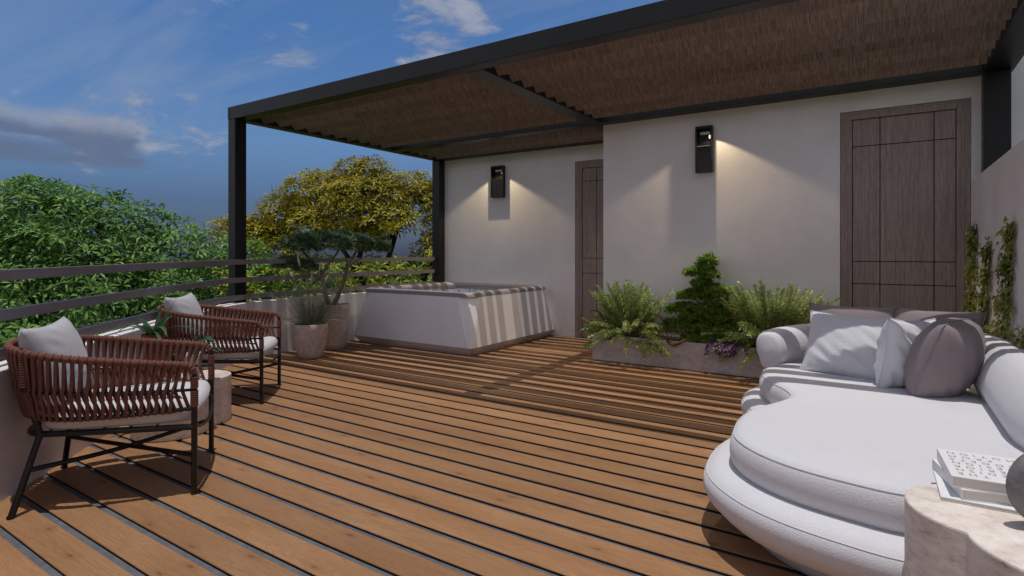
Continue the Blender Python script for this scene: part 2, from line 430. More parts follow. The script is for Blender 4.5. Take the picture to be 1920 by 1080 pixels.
# ------------------------------------------------------------------ walls and doors
def wall_with_door(label, wx0, wx1, wy, dx0, dx1, dtop, gx, gz, lx0, lx1, ltop, dlabel, returns=None):
    """front face in the plane y = wy; z from 0 to 2.9"""
    ox = (wx0+wx1)/2; L = (ox, wy, 0)
    w = MB(); zt = 2.9; d = .12
    w.box(wx0-ox, dx0-ox, 0, d, 0, zt); w.box(dx1-ox, wx1-ox, 0, d, 0, zt); w.box(dx0-ox, dx1-ox, 0, d, dtop, zt)
    if returns: 
        xr, yr = returns; w.box(xr-ox, xr+.12-ox, d, yr-wy, 0, zt)
    root = w.build('terrace_wall', M['wall']); root.location = L
    tag(root, label, 'wall')
    f = MB(); e = .003
    f.box(dx0-ox+e, lx0-ox, .012, .10, 0.004, dtop-e); f.box(lx1-ox, dx1-ox-e, .012, .10, 0.004, dtop-e); f.box(lx0-ox, lx1-ox, .012, .10, ltop, dtop-e)
    # raised inner stop of the frame
    s = .035
    f.box(lx0-ox-.055, lx0-ox-.055+s*.5, .004, .012, 0.004, ltop+.055); f.box(lx1-ox+.055-s*.5, lx1-ox+.055, .004, .012, 0.004, ltop+.055)
    f.box(lx0-ox-.055, lx1-ox+.055, .004, .012, ltop+.055, ltop+.07)
    leaf = MB(); gw = .008
    xs = [lx0+.006] + gx + [lx1-.006]; zs = [0.012] + sorted(gz) + [ltop-.006]
    for i in range(len(xs)-1):
        for j in range(len(zs)-1):
            leaf.box(xs[i]-ox+(gw/2 if i else 0), xs[i+1]-ox-(gw/2 if i < len(xs)-2 else 0), .026, .05,
                     zs[j]+(gw/2 if j else 0), zs[j+1]-(gw/2 if j < len(zs)-2 else 0))
    leaf.box(lx0-ox+.001, lx1-ox-.001, .036, .06, 0.006, ltop-.001, 1)
    dr = leaf.build('door', [M['door'], M['doorgap']], root, bevel=.002); dr['label'] = dlabel
    f.build('door_frame', M['door'], dr, bevel=.002)
    return root
wall_with_door('white plaster wall behind the hot tub with half a wooden door', -6.30, -2.73, 7.40, -3.764, -2.74, 2.55,
    [-3.435, -3.07], [2.256, 1.15, .935], -3.661, -2.845, 2.45, 'brown oak door partly hidden by the projecting wall')
wall_with_door('projecting white plaster wall behind the planter and sofa with full door', -2.85, 1.0, 6.355, -.367, .628, 2.592,
    [-.042, .368], [2.253, 1.153, .939], -.269, .527, 2.513, 'brown oak door with square grooves behind the sofa', (-2.85, 7.40))
mb = MB(); mb.box(.634, .90, -3.2, 6.352, -.04, 1.87)
tag(mb.build('side_wall', M['wallr'], None, (.76, 3, 0), bevel=.005), 'lower pinkish plaster wall at the right behind the sofa with ivy on it', 'wall')
mb = MB(); mb.box(1.01, 4.0, 6.36, 6.6, -3.6, 6.0)
tag(mb.build('neighbouring_wall', M['neigh'], None, (2.4, 6.5, -3.6)), 'tall cool grey wall beyond the black pergola post, top right', 'wall')

# ------------------------------------------------------------------ pergola
pg = thing('pergola', 'black steel pergola with tilted wooden louvres over the hot tub', 'pergola', (-2.9, 5.5, 0))
def pbox(name, x0, x1, y0, y1, z0, z1, mat='black', bevel=.004):
    m = MB(); m.box(x0+2.9, x1+2.9, y0-5.5, y1-5.5, z0, z1); return m.build(name, M[mat], pg, bevel=bevel)
ZB, ZT = 2.768, 2.914
pbox('post', -6.36, -6.22, 3.702, 3.842, .002, ZB-.002)
pbox('post', -6.36, -6.205, 7.25, 7.39, .66, ZB-.002)
pbox('post', .695, .872, 6.20, 6.35, 1.872, ZB-.002)
pbox('post', .695, .872, 3.70, 3.84, 1.872, ZB-.002)
pbox('beam', -6.32, .90, 3.70, 3.84, ZB, ZT)                     # front
pbox('end_cap', -6.362, -6.323, 3.698, 3.842, ZB+.002, ZT-.001)
pbox('beam', -6.36, -6.22, 3.845, 7.248, ZB, ZT)                 # left side
pbox('beam', -2.985, -2.815, 3.843, 6.197, ZB, ZT)               # centre
pbox('beam', -6.217, .69, 6.20, 6.35, ZB+.001, ZT-.001)          # along the projecting wall
pbox('beam', -2.983, -2.853, 6.353, 7.247, ZB, ZT)
pbox('beam', -6.36, -2.855, 7.25, 7.396, ZB+.001, ZT-.001)       # back
pbox('beam', .694, .90, 3.843, 6.35, ZB, ZT)                     # right side
def louvres(x0, x1, ylist):
    m = MB(); r = 1/sqrt(2); w = .190; t = .012
    for y in ylist:
        lo = V((0, y, ZB+.004)); d = V((0, -r, r)); nn = V((0, r, r))
        c = lo + d*(w/2) + nn*(t/2)
        c.x = (x0+x1)/2
        m.obox(c - V((-2.9, 5.5, 0)), (x1-x0, 0, 0), d*w, nn*t)
    return m.build('louvre_panel', M['louvre'], pg)
front = [4.066+.2122*i for i in range(10)]
louvres(-6.213, -2.992, front); louvres(-2.808, .688, front)
louvres(-6.213, -2.992, [6.56+.2122*i for i in range(4)])

# ------------------------------------------------------------------ wall lamps
def wall_lamp(label, xc, wy, zb, zt, w, bar, power, bulbdx, bulbd, bulbz):
    L = (xc, wy, zb); t = thing('wall_lamp', label, 'wall lamp', L, 0, 'black wall lamps')
    h = zt-zb; d = .075; e = .018
    m = MB()
    m.box(-w/2, w/2, -.012, -.001, 0, h)                                  # back plate
    m.box(-w/2, -w/2+e, -d, -.012, 0, h); m.box(w/2-e, w/2, -d, -.012, 0, h)
    m.box(-w/2+e, w/2-e, -d, -.012, h-.03, h); m.box(-w/2+e, w/2-e, -d, -.012, 0, .014)
    m.build('housing', M['black'], t, bevel=.002)
    m = MB(); nr = 18; x0 = -w/2+e+.002; ww = w-2*e-.004
    for i in range(nr): m.box(x0+ww*i/nr, x0+ww*(i+.62)/nr, -d+.012, -d+.022, .016, h*.56)
    m.box(x0, x0+ww, -d+.022, -d+.03, .016, h*.56)
    m.build('ribbed_glass', M['lampglass'], t)
    m = MB(); m.box(-w*.27, w*.30, -.024, -.014, h-.085, h-.058); m.build('reflector', M['lampwhite'], t)
    if bar:
        m = MB(); m.box(x0, x0+ww, -d+.006, -d+.012, h*.562, h*.568); m.build('glass_edge', M['lampwhite'], t)
    m = MB(); bx = w/2-e-.012
    m.lathe([(.001,0),(.006,.004),(.008,.014),(.008,.03),(.005,.038),(.001,.04)], (bx, -.045, h-.14), 12)
    m.build('bulb', M['bulb'], t)
    ld = bpy.data.lights.new('wall_lamp_light', 'SPOT'); ld.energy = power; ld.color = (1, .77, .47)
    ld.spot_size = radians(124); ld.spot_blend = .22; ld.shadow_soft_size = .007
    ld.use_nodes = True; lt = ld.node_tree; em = [n for n in lt.nodes if n.type == 'EMISSION'][0]
    fo = lt.nodes.new('ShaderNodeLightFalloff'); fo.inputs['Strength'].default_value = 1.0; fo.inputs['Smooth'].default_value = .55
    lt.links.new(fo.outputs['Quadratic'], em.inputs['Strength'])
    lo = bpy.data.objects.new('wall_lamp_light', ld); COL.objects.link(lo); lo.parent = t
    lo.location = (bulbdx, -bulbd, bulbz)
    return t
wall_lamp('black box wall lamp on the projecting wall above the cloud-pruned pine', -1.645, 6.355, 2.105, 2.606, .178, True, 54.0, .074, .112, .415)
wall_lamp('black box wall lamp on the rear wall above the hot tub', -5.095, 7.40, 2.094, 2.590, .232, False, 54.0, .01, .165, .43)
# ------------------------------------------------------------------ hot tub
TC = V((-5.105, 6.366, 0))
t = thing('hot_tub', 'white square hot tub with tapered sides under the pergola', 'hot tub', TC)
HB = 1.026                                             # half width at the base
def oct_ring(h, c, r, z, sub=5):
    """square of half width h, corner cut c whose middle vertex is pushed out to r (0 flat .. 1 corner)"""
    out = []
    for sx, sy, first in ((1,-1,'y'), (1,1,'x'), (-1,1,'y'), (-1,-1,'x')):
        A = V((sx*h, sy*(h-c), z)); B = V((sx*(h-c), sy*h, z)); K = V((sx*h, sy*h, z))
        Rm = (A+B)/2*(1-r) + K*r
        Rm.z = z
        seq = [B, Rm, A] if first == 'y' else [A, Rm, B]
        out += seq
    return [tuple(p) for p in out]
def order(ring): return ring
m = MB()
R = [oct_ring(HB-.07, .05, .6, 0), oct_ring(HB-.004, .055, .6, .088), oct_ring(HB, .055, .6, .092)]
m.rings(R, False, True, False); m.build('plinth', M['tubbase'], t, bevel=.004)
m = MB()
R = [oct_ring(HB-.002, .055, .6, .0925), oct_ring(HB-.070, .205, .42, .692), oct_ring(HB-.15, .15, .5, .692)]
m.rings(R, False, True, False); m.build('shell', M['tub'], t, bevel=.006)
def round_ring(h, c, z, n=6):
    out = []
    for q in range(4):
        cx, cy = [(1,-1),(1,1),(-1,1),(-1,-1)][q]
        for k in range(n+1):
            a = -pi/2 + q*pi/2 + (pi/2)*k/n
            out.append(((h-c)*cx + c*cos(a), (h-c)*cy + c*sin(a), z))
    return out
m = MB(); ho = HB-.072; prof = []
for k in range(9):
    a = pi*k/8 - pi*.12*(0)
    prof.append((ho-.075+.078*cos(a), .6925+.058*sin(a)**.8 if sin(a) > 0 else .6925))
R = [round_ring(h, .15, z) for h, z in prof]
R.append(round_ring(ho-.155, .14, .60))
m.rings(R, True, False, False); m.build('rim', M['tubrim'], t)
m = MB()
m.rings([round_ring(ho-.150, .14, .69), round_ring(ho-.165, .13, .56), round_ring(ho-.25, .12, .50), round_ring(ho-.27, .12, .18)], True, False, True)
m.build('basin', M['mosaic'], t)
m = MB(); rr = round_ring(ho-.158, .13, .615); m.add(rr, [tuple(range(len(rr)))]); m.build('water', M['water'], t)

# ------------------------------------------------------------------ foliage helpers
def rnd(a, b): return random.uniform(a, b)
def rdir():
    z = rnd(-1, 1); a = rnd(0, 2*pi); s = sqrt(1-z*z); return V((s*cos(a), s*sin(a), z))
def leaf(mb, base, d, up, L, W, fold=.25, peak=.6, droop=0.0):
    """four triangles folded along the midrib; obovate"""
    d = d.normalized(); side = d.cross(up)
    if side.length < 1e-4: side = d.orthogonal()
    side.normalize(); nn = side.cross(d)
    md = base + d*L*peak + nn*(W*fold*.4) - V((0,0,droop*L*.3)); tip = base + d*L - V((0,0,droop*L))
    l = md + side*W*.5 + nn*W*fold; r = md - side*W*.5 + nn*W*fold
    mb.add([base, l, tip, r, md], [(0,4,1),(1,4,2),(2,4,3),(3,4,0)])
def whorl(mb, p, ax, n, L, W, spread=1.15):
    ax = ax.normalized(); u = ax.orthogonal().normalized(); w = ax.cross(u); a0 = rnd(0, 6.28)
    for k in range(n):
        a = a0 + 2*pi*k/n + rnd(-.25, .25); s = spread + rnd(-.35, .3)
        d = ax*cos(s) + (u*cos(a)+w*sin(a))*sin(s)
        leaf(mb, p + d*L*.12, d, ax, L*rnd(.75, 1.15), W*rnd(.8, 1.2), .22, .62, rnd(0, .35))
def blade(mb, base, d, L, W, bend, segs=5, taper=1.0, up=V((0,0,1))):
    """long arching leaf"""
    side = d.cross(up)
    side = side.normalized() if side.length > 1e-3 else V((1,0,0))
    vs = []; p = base.copy(); dd = d.normalized()
    for i in range(segs+1):
        t = i/segs; w = W*.5*(1-t**(1.6*taper))*(.65+.7*min(t*3, 1)*.5)
        vs += [p+side*w, p-side*w]
        p = p + dd*(L/segs); dd = (dd + V((0,0,-bend/segs))).normalized()
    mb.add(vs, [(2*i, 2*i+1, 2*i+3, 2*i+2) for i in range(segs)])
def pad_foliage(mb, c, rx, ry, rz, n, L, W, k=7, up_bias=.8, rot=0, droopy=False):
    """cloud-pruned pad: small tufts of needles over a flattened ellipsoid"""
    c = V(c); cr, sr = cos(rot), sin(rot)
    for _ in range(n):
        d = rdir()
        if d.z < -.35: d.z *= -.4; d.normalize()
        rr = rnd(.66, 1.04) * (1+.16*sin(5*d.x+c.x*9)*cos(4*d.y+c.z*7))
        q = V((d.x*rx*rr, d.y*ry*rr, d.z*rz*rr)); q = V((q.x*cr-q.y*sr, q.x*sr+q.y*cr, q.z))
        p = c + q
        ax = (V((d.x/rx, d.y/ry, d.z/rz)).normalized() + V((0,0,up_bias))).normalized()
        u = ax.orthogonal().normalized(); w = ax.cross(u)
        for j in range(k):
            a = rnd(0, 6.28); s = rnd(.3, 1.35)
            e = ax*cos(s) + (u*cos(a)+w*sin(a))*sin(s)
            l = L*rnd(.6, 1.2); sd = e.cross(ax)
            sd = (sd.normalized() if sd.length > 1e-3 else u)*W*.5
            mb.add([p-sd, p+sd, p+e*l*.6+sd*.9, p+e*l, p+e*l*.6-sd*.9], [(0,1,2,3,4)])

# ------------------------------------------------------------------ planter and its plants
pl = thing('planter_box', 'long low stone planter box against the projecting wall', 'planter', (-1.65, 6.17, 0))
m = MB(); x0, x1, y0, y1, h, e = -1.176, 1.25, -.17, .18, .295, .03
m.box(x0, x1, y0, y0+e, .002, h); m.box(x0, x1, y1-e, y1, .002, h); m.box(x0, x0+e, y0+e, y1-e, .002, h); m.box(x1-e, x1, y0+e, y1-e, .002, h)
m.build('box', M['planter'], pl, bevel=.003)
m = MB(); n = 24
for i in range(n):
    for j in range(4):
        xa = x0+e+(x1-x0-2*e)*i/n; xb = x0+e+(x1-x0-2*e)*(i+1)/n; ya = y0+e+(y1-y0-2*e)*j/4; yb = y0+e+(y1-y0-2*e)*(j+1)/4
        hz = lambda x, y: .255+.012*sin(x*17+y*9)+.008*sin(x*41)
        m.add([(xa,ya,hz(xa,ya)),(xb,ya,hz(xb,ya)),(xb,yb,hz(xb,yb)),(xa,yb,hz(xa,yb))], [(0,1,2,3)], True)
m.build('soil', M['soil'], pl)

def bottlebrush(label, c, spread, hgt, nst, seed, lean=(0,0), low=26):
    random.seed(seed)
    t = thing('leafy_shrub', label, 'shrub', c, 0, 'leafy shrubs in the stone planter')
    st = MB(); fo = MB()
    for i in range(nst+low):
        a = rnd(0, 6.28); lo = i >= nst
        r = rnd(.05, 1)**.7
        if lo:
            d = V((cos(a)*1.0, sin(a)*.55-.25, rnd(.05, 1.3))); L = rnd(.30, .50)*spread/.42
        else:
            d = V((cos(a)*r*spread*1.5+lean[0], sin(a)*r*.32+lean[1], 1.0)); L = hgt*rnd(.50, 1.05)
        d.normalize(); base = V((cos(a)*rnd(.02,.14), sin(a)*.05, 0)); pts = []; p = base.copy(); dd = d.copy(); ns = 9
        for k in range(ns+1):
            pts.append(p.copy()); p = p + dd*(L/ns); dd = (dd + V((d.x*.05, d.y*.05, -.11 if lo else -.012))).normalized()
            if p.y > .165: p.y = .165
        st.tube(pts, [.0045*(1-.75*k/ns) for k in range(ns+1)], 4, caps=False)
        P = Path(pts); nl = int(L/.0095)
        for k in range(nl):
            s = P.L*(.22+.78*k/nl); q = P.at(s); tt = P.tan(s); u = tt.orthogonal().normalized(); w = tt.cross(u); b = k*2.4+rnd(-.3,.3)
            e = (tt*.85 + (u*cos(b)+w*sin(b))*.62).normalized()
            if q.y + e.y*.05 > .175: e.y = -abs(e.y)
            leaf(fo, q, e, tt, rnd(.055, .10)*(1.08-.5*k/nl), rnd(.014, .023), .15, .5, .15)
    st.build('stems', M['bark'], t); fo.build('foliage', M['shrub'], t)
    return t
bottlebrush('bushy bright green shrub at the left end of the planter', (-2.42, 6.15, .262), .46, .64, 105, 11, (0,-.06), 70)
bottlebrush('bushy bright green shrub between the cloud-pruned pine and the sofa', (-.95, 6.15, .262), .50, .70, 105, 23, (.02,-.06), 70)

random.seed(5)
t = thing('cloud_pruned_pine', 'cloud-pruned pine with stacked green pads in the planter centre', 'bonsai tree', (-1.6, 6.17, .262))
m = MB(); tr = catmull([(0,0,-.02),(.05,-.02,.12),(-.03,0,.28),(.05,0,.45),(-.02,0,.6),(.02,0,.82)], 6)
m.tube(tr, [.032*(1-.75*i/len(tr)) for i in range(len(tr))], 8)
pads = [(.03,0,.865,.105,.09,.06),(-.075,0,.745,.15,.11,.055),(.07,-.03,.725,.09,.09,.045),
        (.075,-.02,.555,.20,.12,.06),(-.13,-.02,.500,.17,.11,.05),(-.22,0,.350,.20,.12,.055),(.02,-.06,.350,.17,.10,.06),(.27,0,.365,.145,.10,.05),
        (-.21,-.03,.185,.23,.12,.055),(.04,-.08,.165,.19,.10,.06),(.27,-.02,.195,.20,.12,.05),(-.02,-.05,.63,.11,.09,.05),(.14,-.05,.45,.13,.09,.05),(-.10,-.08,.27,.15,.09,.05),(.16,-.07,.275,.13,.09,.05),(.0,-.02,.80,.10,.08,.045),(-.07,-.10,.07,.14,.06,.045),(.14,-.09,.06,.14,.07,.045)]
pads = [(x, y, z, rx, ry, rz*1.38) for x, y, z, rx, ry, rz in pads]
for x, y, z, rx, ry, rz in pads:
    b = Path(tr).at(max(.05, min(z-.06, .9))); m.tube([b, V((x*.5,y*.5,z-.05)), V((x,y,z-.01))], [.012,.009,.005], 5)
m.build('trunk', M['bark'], t)
for x, y, z, rx, ry, rz in pads:
    f = MB(); pad_foliage(f, (x,y,z), rx, ry, rz, int(2600*(rx*ry+rx*rz)*5.5), .036, .008, 8, .8)
    f.build('foliage_pad', M['needle'], t)

def trumpet(mb, base, d, L, r0, r1, curve=0.0):
    pts = []; rs = []; p = V(base); dd = V(d).normalized()
    for i in range(9):
        q = i/8; pts.append(p.copy()); rs.append(r0 + (r1-r0)*q**2.2); p = p + dd*(L/8); dd = (dd + V((0,0,-curve/8))).normalized()
    mb.tube(pts, rs, 10, caps=False)
def pitcher_plant(label, loc, sgn):
    t = thing('pitcher_plant', label, 'plant', loc, 0, 'amber pitcher plants in the planter')
    m = MB(); trumpet(m, (0,-.02,.05), (-.85*sgn,-.35,.05), .20, .004, .019); m.build('pitcher', M['pitcher'], t)
    m = MB(); trumpet(m, (-.02,0,.06), (-.85*sgn,-.15,.42), .30, .004, .030); m.build('pitcher', M['pitcher'], t)
    m = MB(); pts = catmull([(0,0,0),(-.02*sgn,0,.12),(-.05*sgn,0,.22),(-.09*sgn,-.02,.285),(-.15*sgn,-.03,.30),(-.18*sgn,-.04,.28)], 5)
    m.tube(pts, [.003+.008*abs(sin(pi*i/len(pts))) for i in range(len(pts))], 8); m.build('curled_pitcher', M['pitcherdark'], t)
    m = MB()
    for k in range(9):
        a = k*.7; blade(m, V((0,0,0)), V((cos(a), sin(a)*.6-.3, .7)), rnd(.12, .22), .022, .9)
    m.build('leaves', M['strap'], t)
    m = MB(); m.tube(catmull([(.0,-.05,.03),(.08,-.10,.0),(.16,-.12,.03),(.22,-.11,.07)], 4), [.012,.014,.016,.018,.02,.02,.02,.018,.016,.014,.012,.01,.006][:13], 8); m.build('root_stub', M['pitcherdark'], t)
pitcher_plant('amber pitcher plant reaching over the left end of the planter', (-2.70, 6.10, .262), 1)
pitcher_plant('amber pitcher plant at the left foot of the cloud-pruned pine', (-1.96, 6.06, .262), 1)
random.seed(31)
t = thing('purple_trailing_plant', 'purple-leaved trailing plant spilling over the planter front', 'plant', (-1.36, 6.05, .27))
m = MB(); s = MB()
for k in range(15):
    x = rnd(-.16, .20); pts = catmull([(x*.5,.02,0),(x*.8,-.04,.07),(x,-.085,.04),(x*1.1,-.10,rnd(-.06,.0))], 4); s.tube(pts, .0025, 4)
    P = Path(pts)
    for j in range(7):
        q = P.at(P.L*(.3+.7*j/6)); leaf(m, q, V((rnd(-.5,.5), -.55, rnd(-.9,-.1))), V((0,-.7,.7)), rnd(.05,.075), rnd(.026,.036), .18, .4, .1)
s.build('stems', M['purple'], t); m.build('leaves', M['purple'], t)
t = thing('lime_plant', 'small lime green leafy plant beside the purple trailing one', 'plant', (-1.17, 6.05, .265))
m = MB(); s = MB()
for k in range(26):
    a = rnd(0, 6.28); tip = V((cos(a)*rnd(.02,.11), sin(a)*.05-.05, rnd(-.01,.13))); s.tube([(0,0,0), tip*.6+V((0,0,.03)), tip], .002, 4)
    for j in range(6): leaf(m, tip+rdir()*.018, rdir()+V((0,-.4,.5)), V((0,0,1)), rnd(.022,.04), .017, .2, .5)
s.build('stems', M['limeleaf'], t); m.build('leaves', M['limeleaf'], t)

# ------------------------------------------------------------------ ivy on the side wall
def ivy(label, strands, seed):
    random.seed(seed); x = .633; p0 = strands[0][0]
    L = V((x, p0[0], p0[1])); t = thing('climbing_ivy', label, 'ivy', L, 0, 'ivy climbing the side wall')
    s = MB(); f = MB()
    for st in strands:
        pts = catmull([V((-.006-.003*(i % 2), a-L.y, b-L.z)) for i, (a, b, w) in enumerate(st)], 6); P = Path(pts)
        s.tube(pts, .004, 5); ws = [w for _, _, w in st]; n = int(P.L/.0014)
        for k in range(n):
            q = k/n; p = P.at(P.L*q); wi = q*(len(ws)-1); i = min(int(wi), len(ws)-2); w = (ws[i]+(ws[i+1]-ws[i])*(wi-i))*(1+.5*sin(q*23+seed)*sin(q*11+seed*2))
            if sin(q*37+seed*3) > .55 and q > .25 and random.random() < .8: continue
            p = p + V((-abs(random.gauss(0,.02))+.004, random.gauss(0, w*1.5), rnd(-.05,.05)))
            d = V((-rnd(.0,.45), rnd(-1,1), rnd(-1.1,.2)))
            leaf(f, p, d, V((-1,0,.4)), rnd(.035,.06), rnd(.028,.042), .2, .42, .15)
    s.build('stems', M['bark'], t); f.build('leaves', M['ivy'], t)
ivy('ivy strand climbing the side wall right beside the door', [[(6.26,.0,.10),(6.22,.5,.11),(6.16,.9,.085),(6.08,1.25,.06),(6.0,1.47,.03)]], 3)
ivy('shorter thin middle ivy strand on the side wall', [[(5.60,.0,.12),(5.55,.5,.10),(5.45,.8,.075),(5.36,1.05,.05),(5.28,1.30,.02)]], 4)
ivy('widest ivy strand near the right edge of the side wall', [[(4.85,.0,.20),(4.72,.5,.16),(4.58,.85,.10),(4.48,1.15,.08),(4.40,1.42,.03)], [(4.3,.0,.13),(4.2,.5,.10),(4.08,.80,.03)], [(5.22,.0,.12),(5.15,.45,.09),(5.05,.65,.03)]], 6)

# ------------------------------------------------------------------ pots
def stone_pot(label, cat, loc, prof, name='plant_pot'):
    t = thing(name, label, cat, loc, 0, 'stone pots in the corner')
    m = MB(); m.lathe(prof, (0,0,0), 40, True, True, False); m.build('pot', M['pot'], t)
    r, z = prof[-1]; m = MB(); m.lathe([(r+.02, z+.0), (r*.6, z+.006), (.002, z+.01)], (0,0,0), 24); m.build('soil', M['soil'], t)
    return t
stone_pot('shorter stone pot holding the feathery grass, between chair and hot tub', 'pot', (-5.66, 4.30, .002),
    [(.125,0),(.138,.006),(.150,.05),(.172,.15),(.187,.26),(.193,.34),(.192,.395),(.186,.400),(.178,.396),(.174,.36)])
stone_pot('taller stone pot holding the flat-topped tree, beside the hot tub', 'pot', (-5.94, 4.87, .002),
    [(.135,0),(.148,.006),(.160,.08),(.178,.22),(.193,.38),(.200,.50),(.200,.562),(.194,.568),(.185,.563),(.182,.52)])
random.seed(17)
t = thing('ornamental_grass', 'feathery ornamental grass with pale plumes in the shorter pot', 'grass plant', (-5.66, 4.30, .37))
m = MB()
for k in range(420):
    a = rnd(0, 6.28); r = rnd(0,1)**.6*.14; tilt = rnd(.02,.62)
    d = V((cos(a)*tilt, sin(a)*tilt, 1)); blade(m, V((cos(a)*r, sin(a)*r, 0)), d, rnd(.42,.80), .0135, rnd(.1,.75)*(.35+tilt), 6, 1.0, V((-.5,-.8,.2)))
for k in range(60):
    a = rnd(0, 6.28); d = V((cos(a)*.9, sin(a)*.9, .75)); blade(m, V((cos(a)*.12, sin(a)*.12, 0)), d, rnd(.35,.55), .006, 1.9, 7, 1.0, V((-.5,-.8,.2)))
m.build('blades', M['grass'], t)
for dx, dy, h, ll in ((-.12,-.06,.72,.14),(-.02,.03,.50,.16),(.10,.05,.66,.13),(-.20,-.10,.58,.09),(.17,.08,.52,.12),(-.09,-.05,.5,.1)):
    m = MB(); pts = [V((dx*q**1.3, dy*q**1.3, h*q)) for q in (0,.3,.6,.85,1)]
    m.tube(pts, .0018, 4)
    e = pts[-1]; d = (pts[-1]-pts[-2]).normalized()
    m.tube([e+d*(ll*q-.02) for q in (0,.15,.4,.7,.9,1)], [.003,.011,.016,.012,.006,.001], 8)
    for j in range(120):
        q = rnd(0,1); blade(m, e+d*(ll*q-.02), (rdir()*.7+d), .026*(1.1-q), .0022, 0, 1)
    m.build('plume', M['plume'], t)
random.seed(41)
t = thing('flat_topped_tree', 'small flat-topped juniper tree growing in the taller pot', 'potted tree', (-5.94, 4.87, .54))
m = MB()
RT = V((.836,.549,0)); FW = V((-.549,.836,0))
def L3(r, f, z): return RT*r + FW*f + V((0,0,z))
def limb(pts, r0, r1):
    p = catmull(pts, 5); m.tube(p, [r0+(r1-r0)*i/(len(p)-1) for i in range(len(p))], 7)
limb([L3(-.02,0,0),L3(.04,.02,.12),L3(.12,.02,.32),L3(.17,.0,.48),L3(.24,-.02,.62),L3(.30,0,.72)], .032, .012)
limb([L3(-.06,0,0),L3(-.10,-.02,.15),L3(-.13,-.02,.30),L3(-.15,.0,.42)], .034, .024)
limb([L3(-.15,.0,.42),L3(-.24,.03,.54),L3(-.36,.0,.66),L3(-.42,0,.74)], .022, .008)
limb([L3(-.15,.0,.42),L3(-.06,.0,.56),L3(.02,.05,.68),L3(.06,.05,.76)], .022, .008)
limb([L3(-.15,.0,.42),L3(-.2,-.1,.56),L3(-.18,-.16,.70)], .018, .008)
limb([L3(-.13,-.02,.34),L3(-.28,-.03,.42),L3(-.46,-.02,.47),L3(-.58,0,.50)], .016, .007)
limb([L3(.17,.0,.48),L3(.14,.06,.6),L3(.10,.08,.72)], .016, .007)
limb([L3(.19,.0,.52),L3(.36,-.03,.62),L3(.52,-.02,.68)], .014, .006)
m.build('trunk', M['bark'], t)
for r, f, z, a, b, c in ((-.44,0,.80,.21,.22,.10),(-.20,-.05,.84,.25,.26,.10),(.05,.05,.85,.27,.26,.10),(.30,-.02,.81,.27,.24,.10),(.53,0,.75,.18,.17,.085),(.15,-.18,.78,.23,.16,.10),(-.30,-.16,.76,.22,.14,.09),(-.58,0,.54,.22,.17,.09),(-.34,-.06,.50,.15,.12,.07)):
    fo = MB(); pad_foliage(fo, L3(r,f,z), a, b, c, int(520*(a*b)/.05), .060, .0095, 8, .35)
    fo.build('foliage_pad', M['juniper'], t)
# ------------------------------------------------------------------ armchairs
def mirror(P): return [V((p.x, -p.y, p.z)) for p in reversed(P)]
def closedU(half):
    """half goes from the front right leg to the back middle"""
    h = [V(p) for p in half]; return h + mirror(h)[1:]
def pad(outline, prof, n=96, closed=True):
    """rings of an outline (closed, ccw) at (offset inward, z)"""
    P = Path(outline + [outline[0]]); pts = [P.at(P.L*i/n) for i in range(n)]
    nor = []
    for i in range(n):
        tt = (pts[(i+1) % n]-pts[i-1]).normalized(); nor.append(V((-tt.y, tt.x, 0)))
    return [[tuple(V((p.x, p.y, 0)) + q*o + V((0,0,z))) for p, q in zip(pts, nor)] for o, z in prof]
def cushion(mb, outline, z0, z1, r, n=96, bulge=0.0, crown=.01):
    prof = [(r*1.0, z0)]
    for k in range(1, 8):
        a = -pi/2 + pi*k/8
        prof.append((r*(1-cos(a)) - bulge*cos(a), z0+(z1-z0)*(.5+.5*sin(a))))
    prof += [(r, z1), (r+.03, z1+crown*.5), (r+.09, z1+crown)]
    mb.rings(pad(outline, prof, n), True, True, True, True)
def pillow(mb, c, right, up, w, h, t, pinch=.10, n=22, wr=.0, seed=0, power=.5, rnd_=0.0):
    random.seed(seed); c = V(c); right = V(right).normalized(); up = V(up); up = (up-right*up.dot(right)).normalized(); nn = right.cross(up)
    ph = [(rnd(2,6), rnd(2,6), rnd(0,6.28)) for _ in range(6)]
    vs = []; idx = {}
    for s in (1, -1):
        for i in range(n+1):
            for j in range(n+1):
                edge = i in (0, n) or j in (0, n)
                if s < 0 and edge: idx[s,i,j] = idx[1,i,j]; continue
                u = -1+2*i/n; v = -1+2*j/n
                u = math.copysign(abs(u)**.85, u); v = math.copysign(abs(v)**.85, v)
                x = u*(1-pinch*(1-v*v)*abs(u)**2); y = v*(1-pinch*(1-u*u)*abs(v)**2)
                x, y = x*(1-rnd_) + rnd_*u*sqrt(1-v*v/2), y*(1-rnd_) + rnd_*v*sqrt(1-u*u/2)
                d = (max(0, (1-u*u)*(1-v*v)))**power
                z = s*d*t*.5
                if wr:
                    cr = (abs(u)*abs(v))**1.2*(1-max(abs(u),abs(v))**6)
                    z += wr*sum(sin(a*u*3+b*v*3+f) for a, b, f in ph)/6*(d*.7+cr*1.5)*(1-max(abs(u),abs(v))**8)
                idx[s,i,j] = len(vs); vs.append(c + right*(x*w/2) + up*(y*h/2) + nn*z)
    fs = []
    for s in (1, -1):
        for i in range(n):
            for j in range(n):
                q = (idx[s,i,j], idx[s,i+1,j], idx[s,i+1,j+1], idx[s,i,j+1]); fs.append(q if s > 0 else q[::-1])
    mb.add(vs, fs, True)
    # outline for the piping
    return [vs[idx[1,i,0]] for i in range(n)] + [vs[idx[1,n,j]] for j in range(n)] + [vs[idx[1,i,n]] for i in range(n,0,-1)] + [vs[idx[1,0,j]] for j in range(n,0,-1)]

